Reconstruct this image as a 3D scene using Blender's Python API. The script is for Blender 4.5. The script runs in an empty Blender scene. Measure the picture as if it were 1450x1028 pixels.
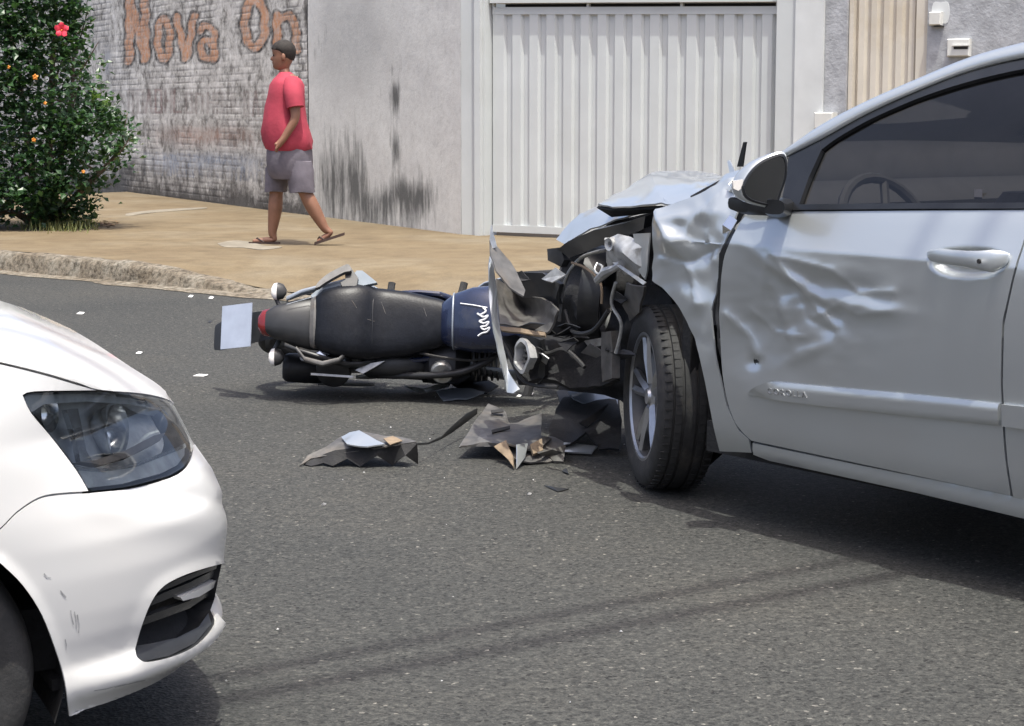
import bpy, bmesh, math, random
import numpy as np
from mathutils import Vector, Matrix, noise
from mathutils.bvhtree import BVHTree
from mathutils.geometry import delaunay_2d_cdt

random.seed(7)
rng = np.random.default_rng(7)
scene = bpy.context.scene
COL = scene.collection

# ------------------------------------------------------------------ camera
FPX, HOR, CH = 2800.0, 155.0, 1.30          # focal length and horizon in photo pixels, camera height
PW, PH = 1450.0, 1028.0
PITCH = math.atan((PH/2-HOR)/FPX)
cam_d = bpy.data.cameras.new('camera')
cam = bpy.data.objects.new('camera', cam_d)
COL.objects.link(cam)
cam_d.sensor_width = 36.0
cam_d.lens = FPX/PW*36.0
cam_d.clip_end = 3000
cam.location = (0, 0, CH)
cam.rotation_euler = (math.pi/2-PITCH, 0, 0)
scene.camera = cam

# ------------------------------------------------------------------ sky and sun
TO_SUN = Vector((0.09, -0.27, 1.0)).normalized()
elev = math.asin(TO_SUN.z)
world = bpy.data.worlds.new('World')
scene.world = world
world.use_nodes = True
wn = world.node_tree
wn.nodes.clear()
wo = wn.nodes.new('ShaderNodeOutputWorld')
wb = wn.nodes.new('ShaderNodeBackground')
ws = wn.nodes.new('ShaderNodeTexSky')
ws.sky_type = 'NISHITA'
ws.sun_disc = False
ws.sun_elevation = elev
ws.sun_rotation = math.atan2(TO_SUN.x, TO_SUN.y)
ws.dust_density = 6.0
ws.ozone_density = 0.95
ws.air_density = 0.62
wn.links.new(ws.outputs[0], wb.inputs[0])
wn.links.new(wb.outputs[0], wo.inputs[0])
wb.inputs[1].default_value = 0.15
sd = bpy.data.lights.new('sun', 'SUN')
sd.energy = 2.3
sd.angle = math.radians(0.53)
sd.color = (0.985, 0.985, 0.90)
sun = bpy.data.objects.new('sun', sd)
COL.objects.link(sun)
sun.location = (6, -6, 30)
sun.rotation_euler = TO_SUN.to_track_quat('Z', 'Y').to_euler()
vs = scene.view_settings
vs.view_transform = 'Standard'
vs.look = 'None'
vs.exposure = 1.10
vs.gamma = 1.0
vs.use_curve_mapping = False
try:
    scene.cycles.max_bounces = 8
    scene.cycles.transparent_max_bounces = 12
except Exception:
    pass

# ------------------------------------------------------------------ pixel geometry
CO = Vector((0, 0, CH))
cp, sp = math.cos(PITCH), math.sin(PITCH)
def ray(px, py):
    xr, yr = (px-PW/2)/FPX, (PH/2-py)/FPX
    return Vector((xr, cp+yr*sp, -sp+yr*cp))
def at_y(px, py, Y):
    r = ray(px, py)
    return CO + r*(Y/r.y)
def at_z(px, py, z=0.0):
    r = ray(px, py)
    return CO + r*((z-CH)/r.z)
def project(P):
    x, y, z = P[0], P[1], P[2]-CH
    d = y*cp - z*sp
    return (PW/2 + FPX*x/d, PH/2 - FPX*(y*sp+z*cp)/d)
def lerp(a, b, t): return a+(b-a)*t
def sstep(a, b, x):
    t = min(1.0, max(0.0, (x-a)/(b-a)))
    return t*t*(3-2*t)
def interp(tab, x):
    if x <= tab[0][0]: return tab[0][1]
    for (x0, y0), (x1, y1) in zip(tab, tab[1:]):
        if x <= x1: return y0+(y1-y0)*(x-x0)/(x1-x0)
    return tab[-1][1]
def pchip(tab):
    xs_ = [t[0] for t in tab]; ys_ = [t[1] for t in tab]; n_ = len(tab)
    h = [xs_[i+1]-xs_[i] for i in range(n_-1)]; dl = [(ys_[i+1]-ys_[i])/h[i] for i in range(n_-1)]
    m_ = [dl[0]]+[(dl[i-1]*h[i]+dl[i]*h[i-1])/(h[i]+h[i-1]) for i in range(1, n_-1)]+[dl[-1]]
    def f(x):
        if x <= xs_[0]: return ys_[0]+m_[0]*(x-xs_[0])
        if x >= xs_[-1]: return ys_[-1]+m_[-1]*(x-xs_[-1])
        i = 0
        while x > xs_[i+1]: i += 1
        t = (x-xs_[i])/h[i]; a = 1-t
        return ys_[i]*(1+2*t)*a*a+m_[i]*h[i]*t*a*a+ys_[i+1]*t*t*(3-2*t)-m_[i+1]*h[i]*t*t*a
    return f
def smooth_tab(tab, w, n=7):
    return lambda x: sum(interp(tab, x+w*(i/(n-1)*2-1)) for i in range(n))/n

# ------------------------------------------------------------------ materials
def new_mat(name):
    m = bpy.data.materials.new(name)
    m.use_nodes = True
    nt = m.node_tree
    return m, nt, nt.nodes['Principled BSDF']
def N(nt, kind, **kw):
    n = nt.nodes.new(kind)
    for k, v in kw.items():
        if k.startswith('i_'):
            n.inputs[k[2:].replace('_', ' ')].default_value = v
        else:
            setattr(n, k, v)
    return n
def noise_node(nt, vec, scale, detail=4, rough=0.55):
    n = nt.nodes.new('ShaderNodeTexNoise')
    n.inputs['Scale'].default_value = scale
    n.inputs['Detail'].default_value = detail
    n.inputs['Roughness'].default_value = rough
    if vec is not None: nt.links.new(vec, n.inputs['Vector'])
    return n
def ramp(nt, fac, stops):
    r = nt.nodes.new('ShaderNodeValToRGB')
    el = r.color_ramp.elements
    el[0].position, el[0].color = stops[0][0], (*stops[0][1], 1)
    el[1].position, el[1].color = stops[-1][0], (*stops[-1][1], 1)
    for p, c in stops[1:-1]:
        e = el.new(p); e.color = (*c, 1)
    nt.links.new(fac, r.inputs[0])
    return r
def mixc(nt, fac, a, b, mode='MIX'):
    n = nt.nodes.new('ShaderNodeMix')
    n.data_type = 'RGBA'; n.blend_type = mode
    for sock, val in ((n.inputs[0], fac), (n.inputs[6], a), (n.inputs[7], b)):
        if hasattr(val, 'is_linked') or hasattr(val, 'links'): nt.links.new(val, sock)
        elif isinstance(val, (tuple, list)): sock.default_value = (*val, 1) if len(val) == 3 else val
        else: sock.default_value = val
    return n.outputs[2]
def mathn(nt, op, a, b=None):
    n = nt.nodes.new('ShaderNodeMath'); n.operation = op
    for i, v in enumerate((a, b)):
        if v is None: continue
        if hasattr(v, 'links'): nt.links.new(v, n.inputs[i])
        else: n.inputs[i].default_value = v
    return n.outputs[0]
def objco(nt):
    g = nt.nodes.new('ShaderNodeNewGeometry')
    return g.outputs['Position']
def bump(nt, bsdf, h, strength=0.3, dist=0.01):
    b = nt.nodes.new('ShaderNodeBump')
    b.inputs['Strength'].default_value = strength
    b.inputs['Distance'].default_value = dist
    nt.links.new(h, b.inputs['Height'])
    nt.links.new(b.outputs[0], bsdf.inputs['Normal'])
    return b
def simple(name, col, rough=0.5, metal=0.0, coat=0.0, var=0.12, scale=14.0, bumpk=0.0, spec=0.5, dirt=None):
    m, nt, b = new_mat(name)
    co = objco(nt)
    n = noise_node(nt, co, scale, 5)
    lo = tuple(c*(1-var) for c in col); hi = tuple(min(1, c*(1+var)) for c in col)
    r = ramp(nt, n.outputs[0], [(0.3, lo), (0.7, hi)])
    out = r.outputs[0]
    if dirt:
        n2 = noise_node(nt, co, scale*0.45, 8, 0.7)
        f = ramp(nt, n2.outputs[0], [(0.52, (0, 0, 0)), (0.72, (0.75, 0.75, 0.75))])
        out = mixc(nt, f.outputs[0], out, dirt)
    nt.links.new(out, b.inputs['Base Color'])
    b.inputs['Roughness'].default_value = rough
    b.inputs['Metallic'].default_value = metal
    b.inputs['Specular IOR Level'].default_value = spec
    if coat:
        b.inputs['Coat Weight'].default_value = coat
        b.inputs['Coat Roughness'].default_value = 0.04
    if bumpk:
        n3 = noise_node(nt, co, scale*4, 6)
        bump(nt, b, n3.outputs[0], bumpk, 0.01)
    return m

def car_paint(name, col, metal, rough, dustcol, dust=0.35):
    m, nt, b = new_mat(name)
    co = objco(nt)
    n = noise_node(nt, co, 3.0, 2, 0.5)
    f = ramp(nt, n.outputs[0], [(0.25, (0, 0, 0)), (0.8, (dust, dust, dust))])
    c = mixc(nt, f.outputs[0], col, dustcol)
    if metal > 9:
        fl = noise_node(nt, co, 1400, 1)
        fr = ramp(nt, fl.outputs[0], [(0.3, (0.9, 0.9, 0.9)), (0.7, (1.0, 1.0, 1.0))])
        c = mixc(nt, 1.0, c, fr.outputs[0], 'MULTIPLY')
    nt.links.new(c, b.inputs['Base Color'])
    b.inputs['Metallic'].default_value = metal
    rr = ramp(nt, n.outputs[0], [(0.2, (rough,)*3), (0.85, (rough+0.14,)*3)])
    b.inputs['Roughness'].default_value = rough+0.06
    b.inputs['Coat Weight'].default_value = 0.9
    b.inputs['Coat Roughness'].default_value = 0.05
    return m

M = {}
M['silver'] = car_paint('silver_paint', (0.51, 0.545, 0.56), 0.62, 0.24, (0.42, 0.40, 0.37), 0.22)
M['white'] = car_paint('white_paint', (0.62, 0.62, 0.605), 0.0, 0.32, (0.70, 0.66, 0.60), 0.25)
M['blackplastic'] = simple('black_plastic', (0.018, 0.019, 0.021), 0.45, var=0.3, dirt=(0.05, 0.045, 0.04))
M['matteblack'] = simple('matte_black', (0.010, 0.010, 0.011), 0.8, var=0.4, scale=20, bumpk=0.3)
M['trimblack'] = simple('trim_black', (0.012, 0.013, 0.015), 0.3, var=0.2)
M['rubber'] = simple('rubber', (0.022, 0.022, 0.022), 0.75, var=0.3, scale=25, bumpk=0.15, dirt=(0.07, 0.06, 0.05))
M['rimshade'] = simple('shaded_rim_barrel', (0.07, 0.07, 0.072), 0.5, metal=0.4, var=0.3)  # alloy coloured dark to paint in the shade between the spokes
M['alloy'] = simple('alloy', (0.42, 0.43, 0.45), 0.3, metal=0.8, var=0.15, dirt=(0.25, 0.22, 0.18))
M['chrome'] = simple('chrome', (0.75, 0.76, 0.78), 0.12, metal=1.0, var=0.05)
M['steel'] = simple('galvanised_steel', (0.42, 0.43, 0.43), 0.4, metal=0.7, var=0.3, scale=30, dirt=(0.25, 0.2, 0.15))
M['castalu'] = simple('bare_aluminium', (0.40, 0.405, 0.405), 0.45, metal=0.5, var=0.25, scale=30, dirt=(0.2, 0.18, 0.15))
M['foam'] = simple('tan_foam', (0.20, 0.15, 0.10), 0.85, var=0.25, scale=20, bumpk=0.2)
M['greyplastic'] = simple('grey_plastic', (0.09, 0.088, 0.086), 0.55, var=0.35, scale=18, dirt=(0.15, 0.125, 0.10))
M['dustplastic'] = simple('dusty_plastic', (0.075, 0.072, 0.068), 0.5, var=0.45, scale=22, dirt=(0.15, 0.13, 0.105))
M['navy'] = simple('navy_paint', (0.012, 0.018, 0.045), 0.22, coat=0.6, var=0.2, dirt=(0.05, 0.05, 0.055))
M['seat'] = simple('seat_vinyl', (0.006, 0.007, 0.010), 0.40, var=0.25, scale=30, bumpk=0.08, dirt=(0.016, 0.017, 0.020), spec=0.25)
M['exhaust'] = simple('exhaust_black', (0.03, 0.03, 0.032), 0.45, metal=0.4, var=0.3)
M['mcsilver'] = simple('motorcycle_silver', (0.26, 0.29, 0.33), 0.42, metal=0.35, coat=0.2, var=0.1)
M['flank'] = simple('flank_silver', (0.20, 0.23, 0.26), 0.7, var=0.1, spec=0.2)
M['clear'] = simple('clear_lens', (0.75, 0.72, 0.68), 0.15, var=0.1)
M['amber'] = simple('amber_lens', (0.8, 0.30, 0.06), 0.2, var=0.1)
M['redlens'] = simple('red_lens', (0.16, 0.012, 0.012), 0.15, coat=0.5, var=0.1)
M['platewhite'] = simple('plate_white', (0.30, 0.34, 0.42), 0.45, var=0.08)
M['whitelettering'] = simple('white_lettering', (0.75, 0.76, 0.78), 0.4, var=0.05)
M['interior'] = simple('cabin_trim', (0.03, 0.03, 0.033), 0.7, var=0.2)
M['seatgrey'] = simple('seat_fabric', (0.09, 0.09, 0.10), 0.85, var=0.2)
M['gatewhite'] = simple('gate_white', (0.53, 0.555, 0.555), 0.42, var=0.04, scale=3, dirt=(0.49, 0.51, 0.50))
M['beige'] = simple('gate_beige', (0.56, 0.52, 0.45), 0.5, var=0.10, scale=3, dirt=(0.45, 0.38, 0.28))
M['smoothconc'] = simple('pillar_render', (0.56, 0.58, 0.58), 0.8, var=0.08, scale=3, bumpk=0.1)
M['roughgrey'] = simple('rough_grey_render', (0.34, 0.35, 0.37), 0.9, var=0.20, scale=10, bumpk=0.5)
M['letterbox'] = simple('letterbox_paint', (0.60, 0.60, 0.57), 0.5, var=0.06)
M['slot'] = simple('slot_dark', (0.02, 0.02, 0.02), 0.8)
M['skin'] = simple('skin', (0.215, 0.105, 0.065), 0.5, var=0.12, scale=12)
M['hair'] = simple('hair', (0.016, 0.012, 0.010), 0.8, var=0.4, scale=60)
M['redshirt'] = simple('red_shirt', (0.33, 0.035, 0.06), 0.85, var=0.15, scale=9, bumpk=0.25)
M['shorts'] = simple('grey_shorts', (0.125, 0.113, 0.135), 0.85, var=0.18, scale=10, bumpk=0.3)
M['flipflop'] = simple('flip_flop', (0.045, 0.025, 0.02), 0.7, var=0.2)
M['bark'] = simple('bark', (0.13, 0.10, 0.075), 0.9, var=0.3, scale=30, bumpk=0.4)
M['petal'] = simple('petal_red', (0.75, 0.05, 0.09), 0.5, var=0.15, scale=30)
M['petalorange'] = simple('petal_orange', (0.75, 0.30, 0.05), 0.5, var=0.15, scale=30)
M['dryleaf'] = simple('dry_leaf', (0.16, 0.10, 0.05), 0.8, var=0.4, scale=30)
M['cable'] = simple('cable', (0.02, 0.02, 0.02), 0.6)
M['paperwhite'] = simple('white_scrap', (0.75, 0.74, 0.72), 0.6, var=0.06)
M['cementpatch'] = simple('cement_patch', (0.19, 0.168, 0.13), 0.9, var=0.25, scale=7, bumpk=0.3)

def leaf_mat(name, c1, c2):
    m, nt, b = new_mat(name)
    co = objco(nt)
    n = noise_node(nt, co, 9, 3)
    r = ramp(nt, n.outputs[0], [(0.3, c1), (0.7, c2)])
    nt.links.new(r.outputs[0], b.inputs['Base Color'])
    b.inputs['Roughness'].default_value = 0.36
    b.inputs['Subsurface Weight'].default_value = 0.0
    tr = nt.nodes.new('ShaderNodeBsdfTranslucent')
    tr.inputs[0].default_value = (c2[0]*1.6, c2[1]*1.7, c2[2], 1)
    mx = nt.nodes.new('ShaderNodeMixShader'); mx.inputs[0].default_value = 0.22
    out = nt.nodes['Material Output']
    nt.links.new(b.outputs[0], mx.inputs[1]); nt.links.new(tr.outputs[0], mx.inputs[2])
    nt.links.new(mx.outputs[0], out.inputs[0])
    return m
M['leaf'] = leaf_mat('leaf_green', (0.014, 0.040, 0.016), (0.042, 0.095, 0.032))
M['leaflight'] = leaf_mat('leaf_light', (0.08, 0.15, 0.04), (0.13, 0.20, 0.06))
M['grass'] = leaf_mat('grass_tuft', (0.10, 0.13, 0.04), (0.22, 0.22, 0.09))

def glass_mat(name, tint, rough=0.02, gloss=1.0, ior=1.5):
    m = bpy.data.materials.new(name); m.use_nodes = True
    nt = m.node_tree; nt.nodes.clear()
    out = nt.nodes.new('ShaderNodeOutputMaterial')
    t = nt.nodes.new('ShaderNodeBsdfTransparent'); t.inputs[0].default_value = (*tint, 1)
    g = nt.nodes.new('ShaderNodeBsdfGlossy'); g.inputs['Roughness'].default_value = rough
    n = noise_node(nt, objco(nt), 6, 5)
    r = ramp(nt, n.outputs[0], [(0.3, (0.9*gloss,)*3), (0.7, (gloss,)*3)])
    nt.links.new(r.outputs[0], g.inputs[0])
    fr = nt.nodes.new('ShaderNodeFresnel'); fr.inputs[0].default_value = ior
    mx = nt.nodes.new('ShaderNodeMixShader')
    nt.links.new(fr.outputs[0], mx.inputs[0]); nt.links.new(t.outputs[0], mx.inputs[1]); nt.links.new(g.outputs[0], mx.inputs[2])
    nt.links.new(mx.outputs[0], out.inputs[0])
    return m
M['tint'] = glass_mat('tinted_glass', (0.37, 0.355, 0.34))
M['lens'] = glass_mat('headlight_lens', (0.86, 0.88, 0.88))
M['windscreen'] = glass_mat('windscreen_glass', (0.86, 0.88, 0.87), ior=1.18)
m, nt, b = new_mat('mirror_glass')
nn = noise_node(nt, objco(nt), 8); rr = ramp(nt, nn.outputs[0], [(0.3, (0.11, 0.115, 0.12)), (0.7, (0.15, 0.155, 0.165))])
nt.links.new(rr.outputs[0], b.inputs['Base Color']); b.inputs['Metallic'].default_value = 1; b.inputs['Roughness'].default_value = 0.08
M['mirror'] = m

# asphalt
def make_asphalt():
    m, nt, b = new_mat('asphalt')
    co = objco(nt)
    big = noise_node(nt, co, 0.55, 5, 0.6)
    mid = noise_node(nt, co, 26, 5, 0.7)
    vor = nt.nodes.new('ShaderNodeTexVoronoi'); vor.inputs['Scale'].default_value = 120
    nt.links.new(co, vor.inputs['Vector'])
    fine = noise_node(nt, co, 190, 3, 0.7)
    r1 = ramp(nt, vor.outputs['Color'], [(0.10, (0.016, 0.016, 0.016)), (0.2, (0.037, 0.038, 0.037)), (0.6, (0.051, 0.052, 0.050)), (0.9, (0.067, 0.067, 0.063)), (0.985, (0.24, 0.23, 0.21))])
    r2 = ramp(nt, mid.outputs[0], [(0.3, (0.66, 0.66, 0.67)), (0.7, (1.22, 1.22, 1.2))])
    r3 = ramp(nt, big.outputs[0], [(0.3, (0.80, 0.82, 0.83)), (0.5, (1.0, 1.0, 0.99)), (0.7, (1.18, 1.14, 1.07))])
    r4 = ramp(nt, fine.outputs[0], [(0.3, (0.55, 0.55, 0.55)), (0.7, (1.35, 1.34, 1.32))])
    c = mixc(nt, 1.0, r1.outputs[0], r2.outputs[0], 'MULTIPLY')
    c = mixc(nt, 1.0, c, r3.outputs[0], 'MULTIPLY')
    c = mixc(nt, 1.0, c, r4.outputs[0], 'MULTIPLY')
    grain = noise_node(nt, co, 52, 4, 0.85)
    r5 = ramp(nt, grain.outputs[0], [(0.30, (0.34, 0.34, 0.34)), (0.44, (0.90, 0.90, 0.90)), (0.58, (1.12, 1.12, 1.11)), (0.72, (1.9, 1.88, 1.8))])
    c = mixc(nt, 1.0, c, r5.outputs[0], 'MULTIPLY')
    pit = nt.nodes.new('ShaderNodeTexVoronoi'); pit.inputs['Scale'].default_value = 34; pit.inputs['Randomness'].default_value = 1.0
    nt.links.new(co, pit.inputs['Vector'])
    r6 = ramp(nt, pit.outputs['Distance'], [(0.10, (0.40, 0.40, 0.40)), (0.22, (1.0, 1.0, 1.0))])
    c = mixc(nt, 0.8, c, r6.outputs[0], 'MULTIPLY')
    nt.links.new(c, b.inputs['Base Color'])
    b.inputs['Roughness'].default_value = 0.8
    b.inputs['Specular IOR Level'].default_value = 0.3
    h = mathn(nt, 'ADD', vor.outputs['Distance'], mathn(nt, 'MULTIPLY', fine.outputs[0], 0.6))
    bump(nt, b, h, 0.55, 0.006)
    return m
M['asphalt'] = make_asphalt()

def make_sidewalk():
    m, nt, b = new_mat('sandy_concrete')
    co = objco(nt)
    big = noise_node(nt, co, 0.9, 6, 0.6)
    mid = noise_node(nt, co, 5, 6, 0.65)
    fine = noise_node(nt, co, 60, 4, 0.7)
    c1 = ramp(nt, big.outputs[0], [(0.3, (0.120, 0.086, 0.045)), (0.5, (0.145, 0.110, 0.062)), (0.72, (0.172, 0.142, 0.094))])
    c2 = ramp(nt, mid.outputs[0], [(0.3, (0.76, 0.73, 0.70)), (0.62, (1.1, 1.1, 1.1))])
    c3 = ramp(nt, fine.outputs[0], [(0.3, (0.8, 0.8, 0.8)), (0.7, (1.12, 1.12, 1.12))])
    c = mixc(nt, 1.0, c1.outputs[0], c2.outputs[0], 'MULTIPLY')
    c = mixc(nt, 1.0, c, c3.outputs[0], 'MULTIPLY')
    nt.links.new(c, b.inputs['Base Color'])
    b.inputs['Roughness'].default_value = 0.92
    bump(nt, b, mid.outputs[0], 0.25, 0.02)
    return m
M['sidewalk'] = make_sidewalk()

def make_kerb():
    m, nt, b = new_mat('kerb_concrete')
    co = objco(nt)
    n1 = noise_node(nt, co, 4, 7, 0.7); n2 = noise_node(nt, co, 22, 6, 0.75)
    c1 = ramp(nt, n1.outputs[0], [(0.3, (0.125, 0.098, 0.065)), (0.5, (0.18, 0.155, 0.118)), (0.7, (0.25, 0.232, 0.19))])
    c2 = ramp(nt, n2.outputs[0], [(0.36, (0.25, 0.23, 0.2)), (0.58, (1.12, 1.12, 1.12))])
    c = mixc(nt, 1.0, c1.outputs[0], c2.outputs[0], 'MULTIPLY')
    nt.links.new(c, b.inputs['Base Color']); b.inputs['Roughness'].default_value = 0.95
    bump(nt, b, n2.outputs[0], 0.6, 0.03)
    return m
M['kerb'] = make_kerb()

def make_wall(name, base_lo, base_hi, darkcol, streak=True, mott=0.55):
    """plain masonry with the paint and stains stored on the mesh (attributes paint: rgb + amount, stain: amount)"""
    m, nt, b = new_mat(name)
    co = objco(nt)
    n1 = noise_node(nt, co, 1.8, 8, 0.68); n2 = noise_node(nt, co, 14, 6, 0.75); n3 = noise_node(nt, co, 45, 4, 0.7)
    c1 = ramp(nt, n1.outputs[0], [(0.32, base_lo), (0.66, base_hi)])
    f2 = ramp(nt, n2.outputs[0], [(0.30, (0.55, 0.54, 0.52)), (0.55, (1.03, 1.03, 1.03))])
    c = mixc(nt, mott, c1.outputs[0], f2.outputs[0], 'MULTIPLY')
    if not streak:
        n5 = noise_node(nt, co, 5.5, 8, 0.75)
        f5 = ramp(nt, n5.outputs[0], [(0.40, (0.26, 0.25, 0.235)), (0.50, (0.90, 0.90, 0.885)), (0.62, (1.18, 1.18, 1.18))])
        c = mixc(nt, 0.8, c, f5.outputs[0], 'MULTIPLY')
    at = nt.nodes.new('ShaderNodeAttribute'); at.attribute_name = 'paint'
    wear = ramp(nt, n2.outputs[0], [(0.36, (0.25, 0.25, 0.25)), (0.58, (1, 1, 1))])
    fac = mathn(nt, 'MULTIPLY', at.outputs['Alpha'], wear.outputs[0])
    c = mixc(nt, fac, c, at.outputs['Color'])
    st = nt.nodes.new('ShaderNodeAttribute'); st.attribute_name = 'stain'
    mp = nt.nodes.new('ShaderNodeMapping'); mp.inputs['Scale'].default_value = (6, 6, 1.1) if streak else (2.2, 2.2, 2.2)
    nt.links.new(co, mp.inputs['Vector'])
    n4 = noise_node(nt, mp.outputs[0], 1.6, 7, 0.72)
    s = mathn(nt, 'ADD', st.outputs['Fac'], mathn(nt, 'MULTIPLY', mathn(nt, 'SUBTRACT', n4.outputs[0], 0.5), 2.2))
    s2 = ramp(nt, s, [(0.36, (0, 0, 0)), (1.35, (0.88, 0.88, 0.88))])
    c = mixc(nt, s2.outputs[0], c, darkcol)
    nt.links.new(c, b.inputs['Base Color'])
    b.inputs['Roughness'].default_value = 0.92
    h = mathn(nt, 'ADD', mathn(nt, 'MULTIPLY', n2.outputs[0], 0.7), mathn(nt, 'MULTIPLY', n3.outputs[0], 0.4))
    bump(nt, b, h, 0.30, 0.015)
    return m
M['brickwall'] = make_wall('painted_brick', (0.52, 0.50, 0.465), (0.76, 0.74, 0.70), (0.05, 0.046, 0.042), False, 0.8)
M['plaster'] = make_wall('stained_plaster', (0.63, 0.625, 0.595), (0.72, 0.715, 0.68), (0.06, 0.062, 0.06), True, 0.35)

# ------------------------------------------------------------------ object helpers
def origin_of(parent):
    o = Vector((0, 0, 0))
    while parent is not None:
        o += Vector(parent.location); parent = parent.parent
    return o
def obj(name, verts, faces, mat, parent=None, smooth=True, loc=None, sharp=None):
    """one mesh object; verts are world coordinates"""
    off = origin_of(parent) + (Vector(loc) if loc is not None else Vector((0, 0, 0)))
    me = bpy.data.meshes.new(name)
    me.from_pydata([tuple(Vector(v)-off) for v in verts], [], [tuple(f) for f in faces])
    if isinstance(mat, str): mat = M[mat]
    me.materials.append(mat)
    me.validate()
    if smooth:
        me.polygons.foreach_set('use_smooth', [True]*len(me.polygons))
        if sharp is not None:
            me.set_sharp_from_angle(angle=math.radians(sharp))
    me.update()
    o = bpy.data.objects.new(name, me)
    if loc is not None: o.location = loc
    COL.objects.link(o)
    o.parent = parent
    return o
def thing(name, label, cat, loc=(0, 0, 0), group=None):
    o = bpy.data.objects.new(name, None)
    o.empty_display_size = 0.1
    COL.objects.link(o); o.location = loc
    o['label'] = label; o['category'] = cat
    if group: o['group'] = group
    return o
def tag(o, label, cat, group=None):
    o['label'] = label; o['category'] = cat
    if group: o['group'] = group
    return o
def struct(o):
    o['kind'] = 'structure'; return o
def fixnormals(o):
    bm = bmesh.new(); bm.from_mesh(o.data)
    bmesh.ops.recalc_face_normals(bm, faces=bm.faces)
    bm.to_mesh(o.data); bm.free()
    return o

class MB:
    """collects world-space geometry for one mesh"""
    def __init__(s): s.v = []; s.f = []
    def add(s, v, f):
        k = len(s.v); s.v += [Vector(p) for p in v]; s.f += [tuple(i+k for i in q) for q in f]; return s
    def box(s, c, ax, ay, az, hx, hy, hz, bev=0.0):
        c = Vector(c)
        pts = []
        for sz in (-1, 1):
            for sy in (-1, 1):
                for sx in (-1, 1):
                    pts.append(c+ax*hx*sx+ay*hy*sy+az*hz*sz)
        return s.add(pts, [(0, 2, 3, 1), (4, 5, 7, 6), (0, 1, 5, 4), (2, 6, 7, 3), (0, 4, 6, 2), (1, 3, 7, 5)])
    def tube(s, path, rad, n=10, cap=True):
        path = [Vector(p) for p in path]
        if not isinstance(rad, (list, tuple)): rad = [rad]*len(path)
        vs_, fs = [], []
        prev = None
        for i, p in enumerate(path):
            t = (path[min(i+1, len(path)-1)]-path[max(i-1, 0)])
            t = t.normalized() if t.length > 1e-9 else Vector((0, 0, 1))
            if prev is None:
                a = t.orthogonal().normalized()
            else:
                a = (prev - t*prev.dot(t)); a = a.normalized() if a.length > 1e-6 else t.orthogonal().normalized()
            prev = a; b_ = t.cross(a)
            for k in range(n):
                w = 2*math.pi*k/n
                vs_.append(p+(a*math.cos(w)+b_*math.sin(w))*rad[i])
        for i in range(len(path)-1):
            for k in range(n):
                k2 = (k+1) % n
                fs.append((i*n+k, i*n+k2, (i+1)*n+k2, (i+1)*n+k))
        if cap:
            fs.append(tuple(reversed(range(n)))); fs.append(tuple((len(path)-1)*n+k for k in range(n)))
        return s.add(vs_, fs)
    def loft(s, rings, cap=True, closed=True):
        n = len(rings[0]); vs_ = [Vector(p) for r in rings for p in r]; fs = []
        for i in range(len(rings)-1):
            for k in range(n if closed else n-1):
                k2 = (k+1) % n
                fs.append((i*n+k, i*n+k2, (i+1)*n+k2, (i+1)*n+k))
        if cap and closed:
            fs.append(tuple(reversed(range(n)))); fs.append(tuple((len(rings)-1)*n+k for k in range(n)))
        return s.add(vs_, fs)
    def revolve(s, c, axis, prof, n=32, closed_prof=False):
        """prof: list of (radius, along)"""
        c = Vector(c); axis = Vector(axis).normalized(); a = axis.orthogonal().normalized(); b_ = axis.cross(a)
        rings = []
        for k in range(n):
            w = 2*math.pi*k/n; d = a*math.cos(w)+b_*math.sin(w)
            rings.append([c+d*r+axis*h for r, h in prof])
        m_ = len(prof); vs_ = [p for r in rings for p in r]; fs = []
        for k in range(n):
            k2 = (k+1) % n
            for j in range(m_ if closed_prof else m_-1):
                j2 = (j+1) % m_
                fs.append((k*m_+j, k2*m_+j, k2*m_+j2, k*m_+j2))
        return s.add(vs_, fs)
    def build(s, name, mat, parent=None, smooth=True, sharp=40, loc=None):
        return fixnormals(obj(name, s.v, s.f, mat, parent, smooth, loc, sharp))

def ellipse_ring(c, ax, ay, rx, ry, n=20, p=2.0):
    c = Vector(c); out = []
    for k in range(n):
        w = 2*math.pi*k/n
        cw, sw = math.cos(w), math.sin(w)
        e = 2.0/p
        out.append(c + ax*(rx*math.copysign(abs(cw)**e, cw)) + ay*(ry*math.copysign(abs(sw)**e, sw)))
    return out

def catmull(pts, n=6, closed=False):
    out = []
    P = [Vector(p) for p in pts]; L = len(P)
    rngi = range(L) if closed else range(L-1)
    for i in rngi:
        if closed: p0, p1, p2, p3 = P[(i-1) % L], P[i], P[(i+1) % L], P[(i+2) % L]
        else: p0, p1, p2, p3 = P[max(i-1, 0)], P[i], P[i+1], P[min(i+2, L-1)]
        for k in range(n):
            t = k/n
            out.append(0.5*((2*p1)+(p2-p0)*t+(2*p0-5*p1+4*p2-p3)*t*t+(3*p1-p0-3*p2+p3)*t**3))
    if not closed: out.append(P[-1])
    return out

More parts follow.
